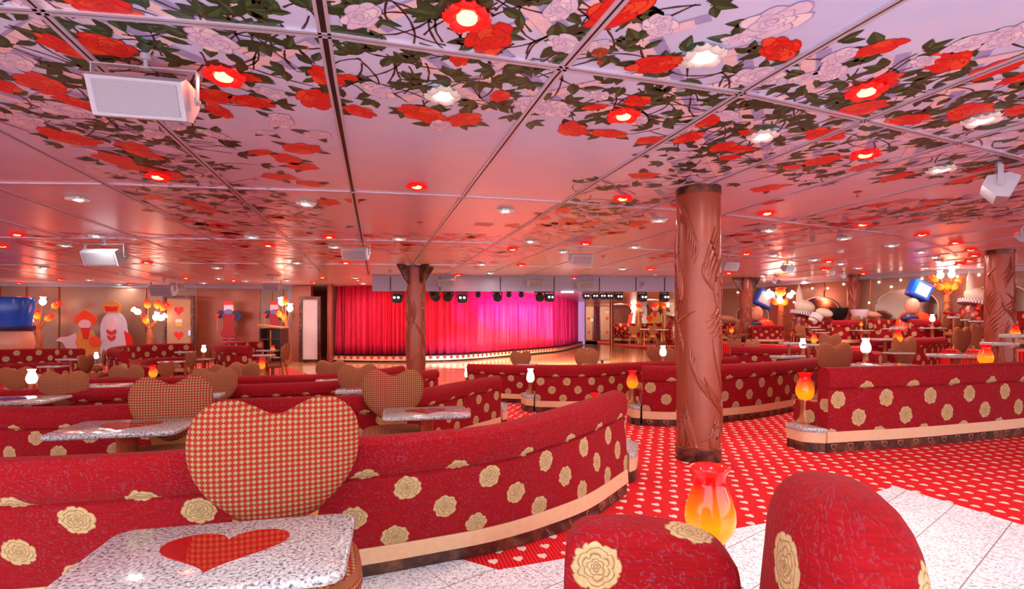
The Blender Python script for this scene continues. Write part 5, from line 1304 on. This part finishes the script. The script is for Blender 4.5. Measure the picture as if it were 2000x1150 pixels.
# arched mirror panels and star lights on the right wall
for px0, px1, yt, D, lb in [(1722, 1818, 564, 12.45, 'arched bronze mirror panel behind the blue and orange stacked sculpture'), (1568, 1632, 580, 13.9, 'arched bronze mirror panel behind the ivory sculpture and cup'), (1440, 1500, 590, 15.6, 'arched bronze mirror panel behind the dark finned pillar'), (1905, 1998, 555, 11.4, 'arched bronze mirror panel behind the right carved pillar')]:
    pm = (px0+px1)/2; q_, n_ = ray_wall(pm, RW, .0)
    D = q_.y; zt = tz(yt, D); w = (px1-px0)*D/F; rz = math.atan2(n_.x, -n_.y)
    w = w/max(.45, abs(math.cos(rz))+.4*abs(math.sin(rz)))
    root = empty('arched_mirror', q_+n_*.02, lb, 'mirror', 'arched mirror panels on the right wall', rz=rz)
    pts = [(-w/2, .76)]+[(w/2*math.cos(a)*(1), zt-.45+.45*math.sin(a)) for a in [PI-PI*i/18 for i in range(19)]]+[(w/2, .76)]
    mb = MB(); n = len(pts); f = [(x, -.012, z) for x, z in pts]; g = [(x, -.001, z) for x, z in pts]
    mb.add(f+g, [tuple(range(n))[::-1]]+[(i, (i+1) % n, n+(i+1) % n, n+i) for i in range(n)]); mb.build('mirror_panel', plain('bronze_mirror', (.22, .12, .08), .15, .8, var=.1), root)
    mb = MB(); mb.tube([(x, -.015, z) for x, z in pts], .014, 8); mb.build('arch_rim', 'ivory', root, smooth=60)
star = MB(); star.lathe([(.022, 0), (.024, .012), (.012, .020), (0, .022)], 12); s0 = star.build('star_light', emis('star_light_lens', (1, .85, .65), 14), smooth=50); tag(s0, 'x', 'wall light'); STP = Proto(s0)
sl = [(1717, 551), (1759, 547), (1741, 560), (1801, 544), (1912, 537), (1870, 540), (1441, 571), (1493, 567), (1587, 563), (1617, 563), (1648, 555), (1551, 590), (1698, 591), (1980, 548)]
for i, (px, py) in enumerate(sorted(sl)):
    q_, n_ = ray_wall(px, RW, .0); z = tz(py, q_.y); q_ = Vector((q_.x, q_.y, z))+n_*.001
    o = STP.place(q_, 0, (1, 1, 1), 'tiny warm star light on the brown right wall, %s from the left' % ordinal(i+1), 'star lights on the right wall'); o.rotation_euler = (PI/2, 0, math.atan2(n_.x, -n_.y))
# steps handrail-less reflections come from the gloss of the materials

# ================================================================== LIGHTS
def area(loc, size, power, col, rot=(0, 0, 0), name='lamp_light', shape='DISK', spread=None):
    l = bpy.data.lights.new(name, 'AREA'); l.shape = shape; l.size = size; l.energy = power; l.color = col
    if spread: l.spread = spread
    o = bpy.data.objects.new(name, l); COL.objects.link(o); o.location = loc; o.rotation_euler = rot; return o
for w, nm in lights:
    if nm == 'white': area(w+Vector((0, 0, -.06)), .12, 9*(1 if w.y < 6 else 1.4), (1, .92, .86))
    elif nm == 'red': area(w+Vector((0, 0, -.06)), .12, 2.5, (1, .2, .12))
    else:
        l = bpy.data.lights.new('bulb_light', 'POINT'); l.shadow_soft_size = .1
        k_ = 6 if w.y > 25 else 1
        l.energy = (3.2 if nm.endswith('W') else 5)*k_*(.5 if w.y < 12 else 1); l.color = (1, .78, .6) if nm.endswith('W') else (1, .12, .04)
        o = bpy.data.objects.new('bulb_light', l); COL.objects.link(o); o.location = w
# fill lights added overhead and behind the camera for unseen ceiling lamps
for x in (-3, 0, 3):
    for y in (-.9, .6): area((x, y, CZ-.06), .5, 16, (1, .95, .93))
def spot(loc, tgt, power, col, ang=50, blend=.6, size=.08):
    l = bpy.data.lights.new('spot_beam', 'SPOT'); l.energy = power; l.color = col; l.spot_size = math.radians(ang); l.spot_blend = blend; l.shadow_soft_size = size
    o = bpy.data.objects.new('spot_beam', l); COL.objects.link(o); o.location = loc; o.rotation_euler = (Vector(tgt)-Vector(loc)).to_track_quat('-Z', 'Y').to_euler()
for (lx, tx, ty, tz_, pw, c, an) in [(-3.6, -5.2, 17.2, 1.2, 330, (1, .035, .012), 70), (-2.6, -3.6, 16.9, 1.2, 330, (1, .09, .03), 60), (-1.6, -2.2, 17.2, .8, 380, (1, .28, .18), 50), (-.8, -1.2, 17.4, .5, 500, (1, .42, .34), 45), (-.4, -.5, 18.6, .4, 450, (1, .45, .28), 32), (.4, .4, 20, .4, 550, (1, .45, .25), 30), (1.0, 1.4, 21.8, .5, 600, (1, .35, .3), 30),
      (-.9, -1.3, 17.4, 1.9, 1330, (.45, .02, 1), 30), (-.2, -.5, 18.6, 2.1, 4940, (.35, .01, 1), 30), (.4, .3, 19.8, 2.2, 6460, (.25, .01, 1), 30), (1.0, 1.4, 21.6, 2.3, 7220, (.22, .01, 1), 28), (1.5, 2.3, 23.4, 2.0, 4940, (.35, .01, 1), 26), (1.8, 3.1, 25.6, 1.2, 900, (1, .03, .02), 30), (1, 1.5, 18.5, 0, 7500, (1, .75, .5), 80), (-1, -1.2, 15.6, 0, 3000, (.85, .75, 1), 70), (2.4, 4, 24, 0, 1600, (1, .6, .35), 60)]:
    spot((lx, 13.9, 2.02), (tx, ty, tz_), pw*.35, c, an)
spot((7, 26, 2.4), (10, 34, .6), 700, (1, .7, .5), 90)  # unseen fill spot for the far banquette, no fixture there
spot((6.8, 32, 2.4), (6.4, 38, 1.2), 600, (1, .75, .55), 100)  # unseen fill spot that brightens the wall with the heart doors
wd = bpy.data.worlds.new('world'); SC.world = wd; wd.use_nodes = True; bg = wd.node_tree.nodes['Background']; bg.inputs[0].default_value = (.86, .88, 1, 1); bg.inputs[1].default_value = 4.4
SC.view_settings.view_transform = 'Standard'; SC.view_settings.look = 'None'; SC.view_settings.exposure = .05; SC.view_settings.gamma = 1; SC.view_settings.use_curve_mapping = False
SC.cycles.use_denoising = True; SC.cycles.max_bounces = 7; SC.cycles.sample_clamp_indirect = 6
